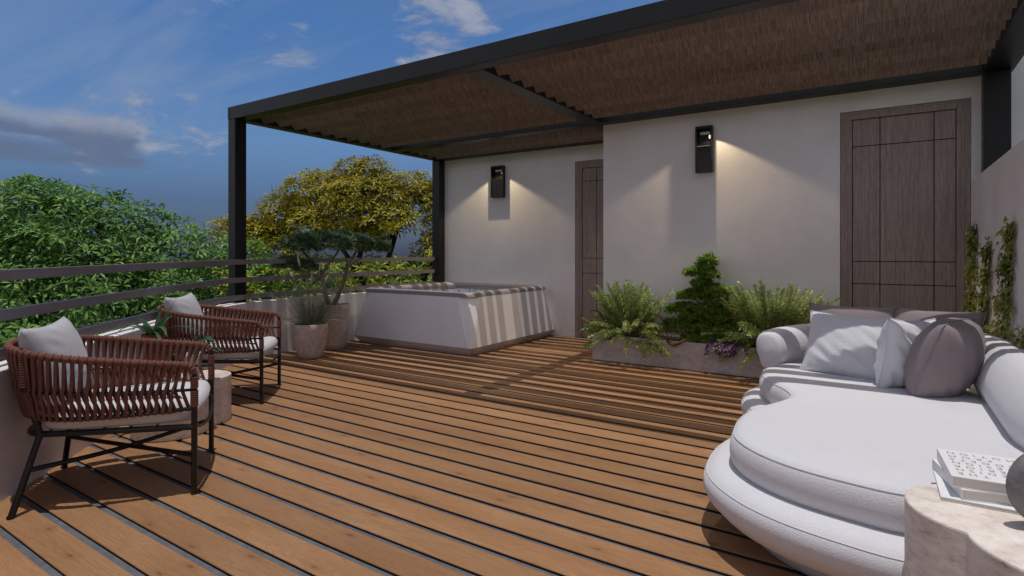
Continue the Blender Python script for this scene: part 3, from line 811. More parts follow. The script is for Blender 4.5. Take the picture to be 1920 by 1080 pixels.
def make_chair(label, loc, rot):
    t = thing('rope_armchair', label, 'armchair', loc, rot, 'woven rope armchairs on the deck')
    top_h = [(.383,-.335,.600),(.378,-.336,.632),(.360,-.338,.655),(.325,-.341,.668),(.2,-.348,.684),(0,-.352,.710),(-.2,-.333,.737),(-.35,-.268,.760),(-.45,-.150,.775),(-.482,0,.780)]
    mid_h = [(.383,-.335,.535),(.2,-.342,.542),(0,-.342,.552),(-.2,-.322,.562),(-.335,-.257,.570),(-.425,-.145,.575),(-.455,0,.576)]
    bot_h = [(.383,-.335,.440),(.2,-.336,.436),(0,-.332,.434),(-.18,-.312,.436),(-.305,-.245,.441),(-.388,-.138,.446),(-.415,0,.448)]
    TP, MP, BP = [Path(catmull(closedU(h), 8)) for h in (top_h, mid_h, bot_h)]
    r = .0150
    for s in (-1, 1):
        m = MB(); m.tube([(.383, s*.335, .006), (.383, s*.335, .60)], r, 10); m.lathe([(.001,0),(.0165,0),(.0175,.004),(.016,.010)], (.383, s*.335, .001), 12); m.build('leg', M['blackframe'], t)
        m = MB(); m.tube([(-.372, s*.335, .006), (-.300, s*.218, .352)], r, 10); m.lathe([(.001,0),(.0165,0),(.0175,.004),(.016,.010)], (-.373, s*.336, .001), 12); m.build('leg', M['blackframe'], t)
        m = MB(); m.tube([(-.300, s*.218, .345), (-.318, s*.240, .45), (-.345, s*.268, .60), (-.352, s*.268, .758)], r, 10); m.build('back_post', M['blackframe'], t)
    m = MB(); m.tube(TP.p, .0125, 10, caps=False); m.build('arm_rail', M['blackframe'], t)
    m = MB(); m.tube(MP.p, .008, 8); m.tube(BP.p, .010, 8); m.build('weave_rails', M['blackframe'], t)
    m = MB()
    sf = catmull([(.383,-.335,.345),(.2,-.30,.345),(-.2,-.235,.348),(-.30,-.212,.35),(-.352,-.17,.35),(-.375,-.10,.35),(-.378,0,.35),(-.375,.10,.35),(-.352,.17,.35),(-.30,.212,.35),(-.2,.235,.348),(.2,.30,.345),(.383,.335,.345)], 6)
    m.tube(sf, .0155, 10)
    m.tube(catmull([(.383,-.335,.36),(.40,-.25,.325),(.41,-.1,.305),(.41,.1,.305),(.40,.25,.325),(.383,.335,.36)], 6), .009, 8)
    for k in range(5): m.tube([(.2-.12*k, -.29+.022*k, .347), (.2-.12*k, .29-.022*k, .347)], .006, 6)
    m.build('seat_frame', M['blackframe'], t)
    for s in (-1, 1):
        m = MB(); m.tube(catmull([(-.333, s*.272, .195), (0, s*.02, .185), (.383, -s*.335, .20)], 6), .0125, 8); m.build('stretcher', M['blackframe'], t)
    # rope weave
    w = MB(); pitch = .0355; s0 = .075; npz = int((TP.L-2*s0)/pitch)
    def strip(pts, tang, wd, th):
        vs = []; n = len(pts)
        for i, p in enumerate(pts):
            a = pts[max(i-1,0)]; b = pts[min(i+1,n-1)]; d = (b-a).normalized()
            tg = tang[i]-d*tang[i].dot(d); tg.normalize(); nn = d.cross(tg)
            vs += [p+tg*wd/2+nn*th/2, p-tg*wd/2+nn*th/2, p-tg*wd/2-nn*th/2, p+tg*wd/2-nn*th/2]
        w.add(vs, [(i*4+k, i*4+(k+1)%4, i*4+4+(k+1)%4, i*4+4+k) for i in range(n-1) for k in range(4)], False)
    def outn(tg): return V((tg.y, -tg.x, 0)).normalized()
    for k in range(npz+1):
        q = (s0 + k*pitch)/TP.L
        sg = 1 if q < .5 else -1                     # lean towards the front on both arms
        lean = min(1, abs(q-.5)*5)
        for fam in (0, 1):
            qq = q + fam*.5*pitch/TP.L
            if qq*TP.L > TP.L-s0: continue
            f = sg*lean*(-1 if fam == 0 else .8)
            qm = qq + f*.40*pitch/TP.L; qb = qq + f*(1.25 if fam == 0 else 1.0)*pitch/TP.L
            lo = .06
            qm = min(max(qm, .012), .988); qb = min(max(qb, .012), .988)
            o = (.0125 if fam == 0 else -.0125)
            A, B, D = TP.at(qq*TP.L), MP.at(qm*MP.L), BP.at(qb*BP.L)
            ta, tb, td = TP.tan(qq*TP.L), MP.tan(qm*MP.L), BP.tan(qb*BP.L)
            na, nb, nd = outn(ta), outn(tb), outn(td)
            ob = -o*.85 if fam == 0 else -o*.85
            pts = [A+V((0,0,.012))+na*o*.4, A+na*o*1.1, A.lerp(B,.3)+na*o, A.lerp(B,.8)+nb*o*.5, B+nb*o*.9, B.lerp(D,.25)+nb*o*.6, B.lerp(D,.8)+nd*o, D+nd*o*1.1, D-V((0,0,.0125))+nd*o*.3]
            strip(pts, [ta,ta,ta,tb,tb,tb,td,td,td], .0165 if fam == 0 else .015, .0055)
    # wrapped sleeve over the arm rail
    nb_ = int((TP.L-.05)/.0178)
    for k in range(nb_+1):
        s = .025 + k*.0178; c = TP.at(s); d = TP.tan(s); hh = .0085
        rr = .0172 + (.0022 if k % 2 else 0)
        w.tube([c-d*hh, c-d*hh*.5, c+d*hh*.5, c+d*hh], [rr*.82, rr, rr, rr*.82], 10, caps=False)
    for y in (-.335, .335):
        zz = .455
        while zz < .60:
            if not .528 < zz < .545: w.tube([(.383,y,zz-.0058),(.383,y,zz-.003),(.383,y,zz+.003),(.383,y,zz+.0058)], [.0160,.0195,.0195,.0160], 10, caps=False)
            zz += .0118
        for (a, b) in (((-.318,.240,.455),(-.340,.264,.565)), ((-.346,.268,.60),(-.352,.268,.745))):
            for k in range(11 if b[2] < .6 else 13):
                q = k/(10 if b[2] < .6 else 12); c = V(a).lerp(V(b), q); c.y *= (1 if y > 0 else -1)
                w.tube([c-V((0,0,.005)), c-V((0,0,.0025)), c+V((0,0,.0025)), c+V((0,0,.005))], [.0160,.0192,.0192,.0160], 8, caps=False)
    w.build('rope_weave', M['rope'], t)
    m = MB(); ol = catmull([(.395,-.16,0),(.402,.0,0),(.395,.16,0),(.372,.285,0),(.25,.315,0),(0,.285,0),(-.22,.25,0),(-.31,.18,0),(-.335,0,0),(-.31,-.18,0),(-.22,-.25,0),(0,-.285,0),(.25,-.315,0),(.372,-.285,0)], 6, True)
    cushion(m, ol, .360, .465, .045, 84, 0, .012); m.build('seat_cushion', M['cushwhite'], t)
    m = MB(); pillow(m, (-.300, .0, .668), (0,1,0), (-.26,0,.96), .56, .44, .20, .11, 20, .014, 3, .42); m.build('back_cushion', M['cushgrey'], t)
    return t
ch = make_chair('rope armchair nearer the camera, by the left parapet', (-3.4725, 1.436, .001), radians(54.5))
dup(ch, (-4.775, 2.742, .001), radians(44), 'rope armchair farther away, beside the stone pots and black post')

# ------------------------------------------------------------------ lobed side tables
def lobed(c1, r1, c2, r2, n=40):
    """outline (ccw) of the union of two circles"""
    out = []; c1, c2 = V(c1), V(c2); d = (c2-c1).length
    a = (d*d + r1*r1 - r2*r2)/(2*d); al = math.acos(a/r1); be = math.acos((d-a)/r2); th = math.atan2(c2.y-c1.y, c2.x-c1.x)
    for k in range(n):
        g = th + al + (2*pi-2*al)*k/n; out.append(V((c1.x+r1*cos(g), c1.y+r1*sin(g), 0)))
    for k in range(n):
        g = th + pi + be + (2*pi-2*be)*k/n; out.append(V((c2.x+r2*cos(g), c2.y+r2*sin(g), 0)))
    return out
def stone_table(label, loc, c1, r1, c2, r2, h, mat):
    o = lobed(c1, r1, c2, r2); L = V(loc); m = MB()
    ctr = sum(o, V((0,0,0)))/len(o)
    def ring(s, z): return [tuple(V((p.x-L.x, p.y-L.y, 0)) - (V((p.x,p.y,0))-ctr).normalized()*s + V((0,0,z))) for p in o]
    m.rings([ring(.006, .002), ring(0, .008), ring(0, h-.007), ring(.002, h-.002), ring(.007, h)], False, True, True)
    ob = m.build('side_table', mat, None); ob.location = L
    return tag(ob, label, 'side table', 'lobed travertine side tables')
stone_table('low two-lobed travertine side table between the two armchairs', (-4.17, 2.11, 0), (-4.14,2.01,0), .245, (-4.22,2.245,0), .205, .335, M['trav'])
stone_table('two-lobed travertine side table with books in the right foreground', (.31, 2.06, 0), (.245,2.124,0), .196, (.405,1.965,0), .226, .50, M['trav2'])

# ------------------------------------------------------------------ plants on the low table
random.seed(61)
def table_pot(label, loc, h, r, mat):
    m = MB(); m.lathe([(r*.62,0),(r*.66,.004),(r*.9,h*.75),(r,h*.86),(r*1.06,h*.88),(r*1.06,h),(r*.93,h),(r*.9,h-.015),(.001,h-.012)], (0,0,0), 24, True, True)
    o = m.build('plant_pot', mat, None); o.location = loc; return tag(o, label, 'pot')
tz = .337
table_pot('slim terracotta pot on the low travertine table', (-4.29, 1.955, tz), .335, .068, M['terra'])
t = thing('strap_leaf_plant', 'strap-leaved plant arching out of the slim terracotta pot', 'plant', (-4.29, 1.955, tz+.315))
m = MB()
for a, tl, L, W, b in ((2.9,1.5,.30,.034,1.5),(3.5,1.2,.30,.036,1.8),(.5,1.3,.34,.034,1.6),(-.2,1.0,.30,.04,1.7),(1.3,.4,.24,.045,.5),(4.6,.9,.26,.05,1.7),(5.4,.8,.24,.05,1.6),(2.2,.9,.25,.036,1.2),(1.8,.2,.21,.042,.3),(4.0,.7,.24,.05,1.8),(.1,.6,.26,.042,1.2),(3.2,.8,.22,.036,1.1),(6.0,1.4,.28,.036,1.9)):
    blade(m, V((cos(a)*.012, sin(a)*.012, 0)), V((cos(a)*tl, sin(a)*tl, 1)), L*1.25, W*1.3, b, 8, 1.2)
m.build('leaves', M['strap'], t)
m = MB(); m.tube([(0,0,-.03),(0,0,.03)], .022, 8); m.build('stem', M['strap'], t)
table_pot('small pale pot behind the near armchair on the low travertine table', (-4.06, 2.11, tz), .20, .06, M['whitepot'])
t = thing('broad_leaf_plant', 'small broad-leaved green plant in the pale pot', 'plant', (-4.06, 2.11, tz+.185))
m = MB(); s = MB()
for k in range(22):
    a = rnd(0, 6.28); tip = V((cos(a)*rnd(.04,.13), sin(a)*rnd(.04,.13), rnd(.02,.15))); s.tube([(0,0,0), tip*.5+V((0,0,.04)), tip], .002, 4)
    leaf(m, tip, V((cos(a), sin(a), rnd(-.5,.2))), V((0,0,1)), rnd(.07,.11), rnd(.045,.065), .15, .45, .25)
s.build('stems', M['strap'], t); m.build('leaves', M['strap'], t)

# ------------------------------------------------------------------ sofa
SO = V((-.1, 3.6, 0))
sofa = thing('curved_sofa', 'large white curved boucle sofa with rounded chaise at the right', 'sofa', SO)
ol = catmull([(-.605,2.80),(-.565,2.61),(-.45,2.46),(-.30,2.365),(-.12,2.315),(.07,2.30),(.27,2.40),(.42,2.62),(.50,2.95),(.53,3.35),(.51,3.85),(.40,4.40),(.12,4.72),(-.2,4.74),(-.50,4.62),(-.675,4.42),(-.715,4.15),(-.64,3.88),(-.52,3.70),(-.46,3.53),(-.50,3.36),(-.575,3.17),(-.61,2.98)], 8, True) if False else \
     catmull([V((x, y, 0)) for x, y in [(-.605,2.80),(-.565,2.61),(-.45,2.46),(-.30,2.365),(-.12,2.315),(.07,2.30),(.27,2.40),(.42,2.62),(.50,2.95),(.53,3.35),(.51,3.85),(.40,4.40),(.12,4.72),(-.2,4.74),(-.50,4.62),(-.675,4.42),(-.715,4.15),(-.64,3.88),(-.52,3.70),(-.46,3.53),(-.50,3.36),(-.575,3.17),(-.61,2.98)]], 8, True)
ol = [p - SO for p in ol]
m = MB()
prof = [(.05,.285)]
for a in range(1, 10):
    an = -pi/2 + pi*a/10; prof.append((.052*(1-cos(an))-.0, .285 + .165*(.5+.5*sin(an))))
prof += [(.055,.450),(.09,.4545),(.17,.457)]
m.rings(pad(ol, prof, 150), True, True, True, True); m.build('seat_cushion', M['boucle'], sofa)
def piping(o, off, z, r=.0016):
    rr = pad(o, [(off, z)], 150)[0]; m = MB(); m.tube(rr, r, 5, closed=True); return m
piping(ol, .018, .434).build('piping', M['seam'], sofa)
m = MB()
prof = [(.10,.055),(.03,.070),(-.045,.115),(-.095,.165),(-.113,.205),(-.108,.245),(-.085,.275),(-.045,.292),(.0,.297),(.06,.298)]
m.rings(pad(ol, prof, 150), True, True, True, True); m.build('base', M['boucle'], sofa)
piping(ol, -.096, .263, .0018).build('piping', M['seam'], sofa)
m = MB(); m.rings(pad(ol, [(.10,.004),(.10,.056)], 150), True, True, True); m.build('plinth', M['tubbase'], sofa)
# back rest: swept rounded section, leaning out a little
bp = catmull([V(p)-SO for p in [(-.72,4.42,.53),(-.65,4.62,.52),(-.485,4.81,.51),(-.1,4.97,.51),(.24,4.92,.515),(.44,4.70,.52),(.535,4.35,.52),(.565,3.95,.52),(.57,3.4,.52),(.57,2.95,.52)]], 10)
m = MB(); rg = []; n = len(bp)
for i, p in enumerate(bp):
    q = i/(n-1); tg = (bp[min(i+1,n-1)]-bp[max(i-1,0)]); tg.z = 0; tg.normalize(); out = V((-tg.y, tg.x, 0))
    hw = .105 + .03*min(1, q*3); hh = .135 + .085*min(1, q*3.0)
    e = 1.0
    if q < .05: e = .80+.20*sqrt(max(0,1-(1-q/.05)**2))
    if q > .93: e = sqrt(max(.02, 1-((q-.93)/.07)**2))
    ring = []
    for k in range(20):
        a = 2*pi*k/20; ca, sa = cos(a), sin(a)
        x = math.copysign(abs(ca)**.75, ca)*hw*e*(.80 if sa < -.3 else 1.0); z = math.copysign(abs(sa)**.8, sa)*hh*e
        ring.append(tuple(p + out*(x*.95 + max(z,0)*.10 - .02) + V((0,0,z + (.0 if z > 0 else 0)))))
    ring = [(min(a_, .626-SO.x), b_, c_) for a_, b_, c_ in ring]
    rg.append(ring[::-1])
m.rings(rg, True, True, True, True); m.build('backrest', M['boucle'], sofa)

# pillows (things of their own: they rest on the sofa)
def throw_pillow(label, mat, c, right, up, w, h, t, pinch, wr, seed, power=.45, rnd_=0.0):
    m = MB(); c = V(c); ol = pillow(m, (0,0,0), right, up, w, h, t, pinch, 26, wr, seed, power, rnd_)
    o = m.build('throw_pillow', mat, None); o.location = c
    pm = MB(); pm.tube(ol, .004, 5, closed=True); pm.build('piping', mat, o)
    return tag(o, label, 'pillow', 'throw pillows on the sofa')
throw_pillow('taupe pillow at the back left, behind the pale rectangular pillow', M['pilltaupe'], (-.20, 4.65, .655), (1,-.02,0), (0,.32,1), .54, .44, .17, .07, .006, 1)
throw_pillow('taupe pillow with shadow stripes at the back, in front of the door', M['pilltaupe'], (.245, 4.59, .655), (.93,-.36,0), (.10,.34,1), .54, .45, .17, .07, .006, 2)
throw_pillow('pale rectangular pillow in front of the left taupe pillow', M['pillwhite'], (-.20, 4.27, .640), (.98,-.22,-.03), (.06,.46,1), .52, .42, .17, .08, .02, 5)
throw_pillow('pale crumpled pillow standing between the rectangular and front taupe pillows', M['pillwhite'], (.105, 4.09, .645), (.60,.80,-.05), (.28,.16,1), .40, .43, .23, .10, .034, 8)
throw_pillow('large plump taupe pillow tilted at the front right of the group', M['pilltaupe'], (.275, 3.97, .645), (.42,.90,.0), (.36,-.06,1), .46, .50, .30, .03, .012, 9, .46, .38)

# ------------------------------------------------------------------ books and sculpture on the right table
def book(label, c, z, w, h, th, rot, title=None):
    t = thing('book', label, 'book', (c[0], c[1], z), rot, 'books stacked on the travertine table')
    m = MB(); m.box(-w/2+.004, w/2-.004, -h/2+.003, h/2-.004, .0025, th-.0025); m.build('pages', M['paper'], t)
    m = MB(); m.box(-w/2, w/2, -h/2, h/2, 0, .0025); m.box(-w/2, w/2, -h/2, h/2, th-.0025, th); m.box(-w/2, -w/2+.0035, -h/2, h/2, .0025, th-.0025)
    m.build('cover', M['cover'], t, bevel=.0006)
    if title:
        tv = MB()
        for i, line in enumerate(title):
            cu = bpy.data.curves.new('line', 'FONT'); cu.body = line; cu.size = .030; cu.align_x = 'RIGHT'; cu.space_character = 1.75; cu.resolution_u = 3; cu.extrude = 0; cu.offset = -.0002
            ob = bpy.data.objects.new('line', cu); COL.objects.link(ob)
            dg = bpy.context.evaluated_depsgraph_get(); me = bpy.data.meshes.new_from_object(ob.evaluated_get(dg))
            # lettering upside down for the camera: rotated half a turn in the cover plane
            X = -w/2 + .020; Y = -h/2 + .046 + i*.034
            tv.add([(X - v.co.x, Y - v.co.y, th+.0004) for v in me.vertices], [tuple(p.vertices) for p in me.polygons])
            bpy.data.objects.remove(ob); bpy.data.curves.remove(cu); bpy.data.meshes.remove(me)
        tv.build('title_lettering', M['ink'], t)
bz = .5015
book('thin white book at the bottom of the stack', (.245, 2.285), bz, .215, .285, .010, radians(1))
book('white book in the middle of the stack, turned a little', (.262, 2.300), bz+.0108, .205, .270, .030, radians(12))
book('top white book with grey title lettering on its cover', (.262, 2.300), bz+.0416, .210, .275, .032, radians(4), ['THE', 'SWEDISH', 'INTERIOR', 'DESIGN', 'GADGETS', 'FROM', 'LIVERMOTION'])
t = thing('stone_sculpture', 'dark grey stone ring sculpture with ivory bead beside the books', 'sculpture', (.375, 2.085, .5015), radians(28))
m = MB(); n = 40; rg = []
for i in range(n):
    a = 2*pi*i/n; R1, th, wd = .066, .036+.010*cos(a-2.6), .030+.004*cos(a)
    ring = []
    for k in range(14):
        b = 2*pi*k/14; rr = R1 + th*cos(b)*(1.0 if cos(b) > 0 else .8)
        ring.append((rr*cos(a)*1.0, wd*sin(b)*1.1, .1045 + rr*sin(a)*(1.02)))
    rg.append(ring)
vs = [p for r in rg for p in r]
m.add(vs, [(i*14+k, i*14+(k+1)%14, ((i+1)%n)*14+(k+1)%14, ((i+1)%n)*14+k) for i in range(n) for k in range(14)], True)
m.build('ring', M['stone'], t)
m = MB(); m.tube([(-.016,-.05,.100),(-.016,-.03,.100),(-.016,.03,.100),(-.016,.05,.100)], [.010,.0135,.0135,.010], 14); m.build('bead', M['bead'], t)
SKYS = .14; EXPO = 0.0
SKYTINT = [(0.0, (.095,.12,.225)), (.08, (.17,.21,.33)), (.18, (.36,.46,.59)), (.36, (.36,.53,.71)), (.7, (.75,.66,.60))]
CIRR = (2.0, 2.45, 3.3); CLOUD = (2.7, 2.85, 3.35); CLOUDSH = (1.6, 1.85, 2.55); GREYC = (.85, 1.12, 1.8); REARFILL = (3.15, 3.15, 3.6)
# ------------------------------------------------------------------ trees
def tree(name, label, group, base, trunks, lobes, leafmat, barkmat, seed, dens, L, W, inner=.25, twig=2):
    """trunks: lists of (dx,dy,z) from the ground; lobes: (dx,dy,z,rx,ry,rz)"""
    random.seed(seed); t = thing(name, label, 'tree', base, 0, group)
    tk = MB(); fo = MB(); tops = []
    for tr in trunks:
        p = catmull(tr, 6); r0 = tr_r[0] if isinstance(tr, tuple) else .11
        tk.tube(p, [.105*(1-.72*i/(len(p)-1)) for i in range(len(p))], 7); tops += [V(q) for q in p[len(p)//3:]]
    for (x, y, z, rx, ry, rz) in lobes:
        c = V((x, y, z)); s = min(tops, key=lambda q: (q-c-V((0,0,-rz*.9))).length)
        mid = s.lerp(c, .55) + V((rnd(-.12,.12), rnd(-.12,.12), -.10))
        tk.tube(catmull([s, mid, c], 4), [.04,.036,.032,.03,.027,.024,.02,.016,.012], 5)
        for j in range(int(twig*3)):
            d = rdir(); d.z = abs(d.z)*.7; e = c + V((d.x*rx, d.y*ry, d.z*rz))*.85
            tk.tube([c, c.lerp(e,.5)+rdir()*.06, e], [.014,.010,.004], 4, caps=False)
        area = (rx*ry+rx*rz+ry*rz)/3
        for k in range(int(dens*area)):
            d = rdir()
            if d.z < -.45: d.z = -d.z
            rr = rnd(.80, 1.06) if random.random() > inner else rnd(.35, .8)
            rr *= 1 + .13*sin(4.3*d.x+x*3)*sin(3.7*d.y+z*5)
            p = c + V((d.x*rx*rr, d.y*ry*rr, d.z*rz*rr))
            ax = (V((d.x/rx, d.y/ry, d.z/rz)).normalized()*.8 + V((0,0,.55)) + rdir()*.35)
            whorl(fo, p, ax, random.choice((5,6,7)), L*rnd(.8,1.2), W, 1.25)
    tk.build('trunk', M[barkmat], t); fo.build('crown', M[leafmat], t)
    return t
tr_r = (.11,)
RT = V((.836,.549,0)); FW = V((-.549,.836,0))
def G(r, f): return V((0,0,0)) + RT*r + FW*f            # metres to the right of / ahead of the viewpoint
def W3(r, f, z, o): p = G(r, f) - o; return (p.x, p.y, z)
GZ = -3.6
# big green tree on the left
o = G(-7.4, 9.2)
def lb(lst, o): return [W3(r, f, z-GZ, o)+(a, b, c) for r, f, z, a, b, c in lst]
def tk(lst, o): return [[W3(r, f, z-GZ, o) for r, f, z in l] for l in lst]
tree('umbrella_tree', 'large green tree with whorled leaves beyond the railing, far left', 'leafy trees beyond the terrace', (o.x, o.y, GZ),
     tk([[(-7.4,9.2,GZ),(-7.35,9.2,-2),(-7.5,9.2,-.6),(-7.7,9.2,.6),(-7.6,9.2,1.6)], [(-7.4,9.2,GZ),(-7.0,9.1,-2),(-6.4,9.0,-.8),(-6.0,9.0,.4),(-5.9,9.0,1.0)], [(-7.4,9.2,GZ),(-8.2,9.3,-2),(-9,9.2,-.4),(-9.2,9.2,1)]], o),
     lb([(-7.75,9.3,2.12,.52,.6,.30),(-8.6,9.1,1.55,1.0,.9,.62),(-7.3,8.8,1.72,1.0,.9,.56),(-6.5,8.9,1.58,.98,.9,.60),(-5.65,9.1,1.25,.80,.8,.55),
         (-7.9,8.7,1.15,.9,.6,.55),(-7.0,8.5,1.2,.8,.6,.5),(-6.2,8.6,1.0,.8,.6,.5),(-8.4,8.5,.75,1.05,.8,.7),(-7.2,8.3,.75,1.0,.8,.62),(-6.1,8.4,.55,.9,.8,.6),(-5.3,8.8,.45,.7,.7,.55),(-8.3,8.2,-.15,1.1,.8,.7),(-7.0,8.0,-.15,1.1,.8,.65),(-5.8,8.2,-.2,.9,.7,.6),(-4.95,8.9,-.1,.6,.6,.5)], o),
     'leafgreen', 'darkbark', 101, 400, .150, .044)
# green tree behind it, towards the post
o = G(-4.6, 10.6)
tree('umbrella_tree', 'smaller green tree between the large green one and the black post', 'leafy trees beyond the terrace', (o.x, o.y, GZ),
     tk([[(-4.6,10.6,GZ),(-4.6,10.6,-1.5),(-4.8,10.6,0),(-5.0,10.6,.8)]], o),
     lb([(-5.2,10.6,1.0,.8,.8,.5),(-4.6,10.4,.55,.8,.7,.5),(-5.4,10.2,.3,.8,.7,.5),(-4.3,10.2,-.1,.9,.7,.55),(-5.2,9.9,-.35,.9,.7,.5)], o),
     'leafgreen', 'darkbark', 102, 330, .150, .044)
# yellow tree behind the pergola
o = G(-3.1, 12.2)
tree('autumn_tree', 'tall yellow-leaved tree with bare dark limbs behind the pergola', 'leafy trees beyond the terrace', (o.x, o.y, GZ),
     tk([[(-3.1,12.2,GZ),(-3.05,12.2,-1.5),(-3.1,12.2,.2),(-3.5,12.2,1.1),(-4.0,12.2,1.7)], [(-2.9,12.2,GZ),(-2.8,12.2,-1),(-2.75,12.2,.6),(-2.5,12.1,1.5),(-2.3,12.2,2.2)],
         [(-3.4,12.2,GZ),(-3.5,12.1,-1),(-3.35,12.2,.5),(-3.2,12.1,1.5),(-3.3,12.2,2.4)], [(-2.6,12.2,GZ),(-2.3,12.2,-.8),(-1.9,12.2,.6),(-1.4,12.2,1.5)]], o),
     lb([(-3.15,12.2,2.85,.62,.7,.36),(-4.05,12.1,2.48,.85,.8,.42),(-2.35,12.2,2.45,.9,.8,.46),(-3.2,11.8,2.30,.9,.8,.45),(-4.75,12.2,2.0,.75,.7,.42),(-1.55,12.2,2.25,.75,.7,.46),
         (-3.8,11.7,1.82,.8,.7,.36),(-2.6,11.7,1.85,.85,.7,.36),(-5.2,12.2,1.55,.65,.6,.42),(-5.9,12.3,1.55,.72,.5,.46),(-3.2,12.0,1.55,.8,.6,.3),(-.8,12.2,2.1,.6,.6,.4),(-1.2,12.0,1.7,.7,.7,.42),(-4.8,11.9,1.30,.55,.5,.30),(-1.5,11.7,1.25,.55,.5,.3)], o),
     'leafyellow', 'darkbark', 103, 640, .145, .045, .35, 3)
# low hedge shrubs behind the railing
def shrub(label, r, f, z0, lobes, mat, seed, L=.17):
    o = G(r, f)
    tree('hedge_shrub', label, 'low hedge shrubs behind the railing', (o.x, o.y, GZ), tk([[(r,f,GZ),(r+.05,f,-2),(r,f,z0)]], o), lb([(r+a, f+b, c, d, e, g) for a, b, c, d, e, g in lobes], o), mat, 'darkbark', seed, 95, L, .058, .2, 1)
std = [(-.5,0,.55,.75,.6,.5),(.45,.1,.62,.75,.6,.5),(0,-.35,.05,.9,.6,.55),(-.6,-.2,-.3,.8,.6,.5),(.6,-.2,-.3,.8,.6,.5)]
shrub('yellow-green hedge shrub just right of the black post', -4.35, 10.0, .3, std, 'leafhedge', 201)
shrub('yellow-green hedge shrub behind the flat-topped tree', -3.05, 10.1, .3, std, 'leafhedge', 202)
shrub('yellow-green hedge shrub left of the rear black post', -1.75, 10.2, .3, std, 'leafhedge', 203)
shrub('bright green hedge shrub behind the hot tub corner', -2.4, 12.9, .3, [(x,y,z+.1,a,b,c) for x,y,z,a,b,c in std], 'leafhedgeg', 204)
shrub('bright green hedge shrub behind the yellow tree trunk', -3.9, 13.0, .3, [(x,y,z+.1,a,b,c) for x,y,z,a,b,c in std], 'leafhedgeg', 205)
shrub('bright green hedge shrub behind the rear black post', -1.0, 12.9, .3, [(x,y,z+.1,a,b,c) for x,y,z,a,b,c in std], 'leafhedgeg', 206)
shrub('bright green hedge shrub behind the near black post', -5.4, 12.6, .3, std, 'leafhedgeg', 207)

# ------------------------------------------------------------------ sun and sky
SUND = V((.046, -.045, 1)).normalized()
sl = bpy.data.lights.new('sun', 'SUN'); sl.energy = 2.5; sl.angle = radians(.35); sl.color = (1, .965, .92)
so = bpy.data.objects.new('sun', sl); COL.objects.link(so); so.location = (0, 0, 30)
so.rotation_euler = SUND.to_track_quat('Z', 'Y').to_euler()
w = bpy.data.worlds.new('World'); scene.world = w; w.use_nodes = True; nt = w.node_tree; nt.nodes.clear()
out = nt.nodes.new('ShaderNodeOutputWorld')
sky = N(nt, 'ShaderNodeTexSky', sky_type='NISHITA', sun_disc=False, sun_elevation=math.asin(SUND.z), sun_rotation=math.atan2(SUND.x, SUND.y), altitude=300, air_density=1.0, dust_density=.6, ozone_density=2.5)
tc = N(nt, 'ShaderNodeTexCoord'); D = tc.outputs['Generated']
sx = N(nt, 'ShaderNodeSeparateXYZ', {0: D}); z = math_(nt, 'MAXIMUM', sx.outputs[2], 0.0)
inv = math_(nt, 'DIVIDE', 1.0, math_(nt, 'ADD', z, .10))
pl_ = N(nt, 'ShaderNodeVectorMath', {0: D}, operation='SCALE'); nt.links.new(inv, pl_.inputs['Scale'])
flat = N(nt, 'ShaderNodeMapping', {'Vector': pl_.outputs[0], 'Scale': (1,1,0)}).outputs[0]
def dm(d, a0, a1):
    """soft mask round a direction; a0 inner, a1 outer angle in degrees"""
    dot = N(nt, 'ShaderNodeVectorMath', {0: D, 1: V(d).normalized()}, operation='DOT_PRODUCT').outputs['Value']
    mr = N(nt, 'ShaderNodeMapRange', {0: dot, 1: cos(radians(a1)), 2: cos(radians(a0)), 3: 0.0, 4: 1.0}, interpolation_type='SMOOTHSTEP')
    return mr.outputs[0]
def mx_(*a):
    r = a[0]
    for b in a[1:]: r = math_(nt, 'MAXIMUM', r, b)
    return r
base = N(nt, 'ShaderNodeMix', {0: 1.0}, data_type='RGBA', blend_type='MULTIPLY')
nt.links.new(sky.outputs[0], base.inputs[6])
nt.links.new(ramp(nt, sx.outputs[2], SKYTINT), base.inputs[7])
col = base.outputs[2]
# thin cirrus veils
cir = N(nt, 'ShaderNodeMapping', {'Vector': flat, 'Rotation': (0,0,radians(28)), 'Scale': (.45,2.1,1)}).outputs[0]
ci = ramp(nt, noise(nt, cir, 1.1, 7, .58, .5), [(.46, 0.0), (.80, 1.0)])
col = mixc(nt, math_(nt, 'MULTIPLY', math_(nt, 'MULTIPLY', ci, .55), N(nt, 'ShaderNodeMapRange', {0: sx.outputs[2], 1: .10, 2: .26}, interpolation_type='SMOOTHSTEP').outputs[0]), col, CIRR)
# cumulus puffs placed low in the sky on the left and high behind the pergola
cu = noise(nt, N(nt, 'ShaderNodeMapping', {'Vector': D, 'Scale': (1,1,2.4)}).outputs[0], 10, 9, .62, .3)
puff = mx_(math_(nt, 'MULTIPLY', dm((-.91,.365,.182), 1.5, 6.5), .85), math_(nt, 'MULTIPLY', dm((-.875,.445,.185), 1, 6), .8), math_(nt, 'MULTIPLY', dm((-.60,.728,.33), 2, 8), .95), math_(nt, 'MULTIPLY', dm((-.61,.70,.37), 1, 6), .9), math_(nt, 'MULTIPLY', dm((-.773,.551,.316), .5, 4), .85), math_(nt, 'MULTIPLY', dm((-.818,.454,.354), .5, 5), .75), math_(nt, 'MULTIPLY', dm((-.94,.29,.165), 2, 7), .5))
cl = N(nt, 'ShaderNodeMapRange', {0: math_(nt, 'ADD', cu, math_(nt, 'MULTIPLY', puff, .46)), 1: .80, 2: 1.0, 3: 0.0, 4: 1.0}, interpolation_type='SMOOTHSTEP').outputs[0]
lit = ramp(nt, cu, [(.42, CLOUDSH), (.66, CLOUD)])
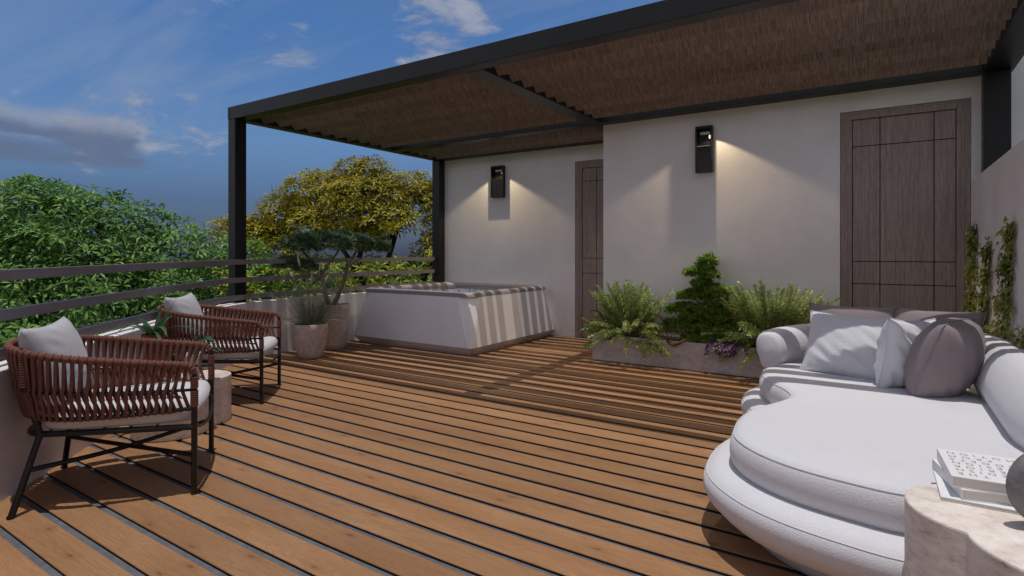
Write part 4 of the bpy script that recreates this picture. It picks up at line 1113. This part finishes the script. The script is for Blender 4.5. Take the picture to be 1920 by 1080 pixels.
col = mixc(nt, math_(nt, 'MULTIPLY', cl, .78), col, lit)
# long grey cloud bank low on the left
band = math_(nt, 'MULTIPLY', N(nt, 'ShaderNodeMapRange', {0: sx.outputs[2], 1: .112, 2: .128}, interpolation_type='SMOOTHSTEP').outputs[0], N(nt, 'ShaderNodeMapRange', {0: math_(nt, 'ADD', sx.outputs[2], math_(nt, 'MULTIPLY', noise(nt, D, 9, 6), -.05)), 1: .175, 2: .135}, interpolation_type='SMOOTHSTEP').outputs[0])
gb = N(nt, 'ShaderNodeMapRange', {0: math_(nt, 'ADD', noise(nt, N(nt, 'ShaderNodeMapping', {'Vector': D, 'Scale': (1,1,5)}).outputs[0], 4.5, 6, .55), math_(nt, 'MULTIPLY', mx_(dm((-.947,.285,.145), 2, 8), dm((-.925,.34,.135), 1, 6), dm((-.96,.22,.15), 2, 8)), .40)), 1: .76, 2: .93, 3: 0.0, 4: 1.0}, interpolation_type='SMOOTHSTEP').outputs[0]
gb = math_(nt, 'MULTIPLY', gb, band)
col = mixc(nt, math_(nt, 'MULTIPLY', gb, .85), col, GREYC)
fr = math_(nt, 'MULTIPLY', math_(nt, 'MULTIPLY', gb, math_(nt, 'SUBTRACT', 1.0, gb)), N(nt, 'ShaderNodeMapRange', {0: sx.outputs[2], 1: .145, 2: .165, 3: 0.0, 4: 1.7}).outputs[0], None, True)
col = mixc(nt, fr, col, CLOUD)
# added bright fill in the unseen sky behind the viewpoint, lifts shaded walls
rfill = N(nt, 'ShaderNodeMapRange', {0: math_(nt, 'ADD', math_(nt, 'MULTIPLY', sx.outputs[1], -1.0), math_(nt, 'MULTIPLY', noise(nt, D, 3.0, 5, .55), .3)), 1: .12, 2: .55, 3: 0.0, 4: 1.0}, interpolation_type='SMOOTHSTEP').outputs[0]
rfill = math_(nt, 'MULTIPLY', rfill, N(nt, 'ShaderNodeMapRange', {0: sx.outputs[2], 1: .35, 2: .75, 3: 1.0, 4: .35}, interpolation_type='SMOOTHSTEP').outputs[0])
col = mixc(nt, rfill, col, REARFILL)
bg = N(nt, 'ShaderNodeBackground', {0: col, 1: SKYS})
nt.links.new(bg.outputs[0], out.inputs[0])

scene.view_settings.view_transform = 'Standard'; scene.view_settings.look = 'None'
scene.view_settings.exposure = EXPO; scene.view_settings.gamma = 1
scene.render.engine = 'CYCLES'
cy = scene.cycles; cy.use_denoising = True; cy.max_bounces = 8; cy.diffuse_bounces = 5; cy.transparent_max_bounces = 8
cy.sample_clamp_indirect = 6
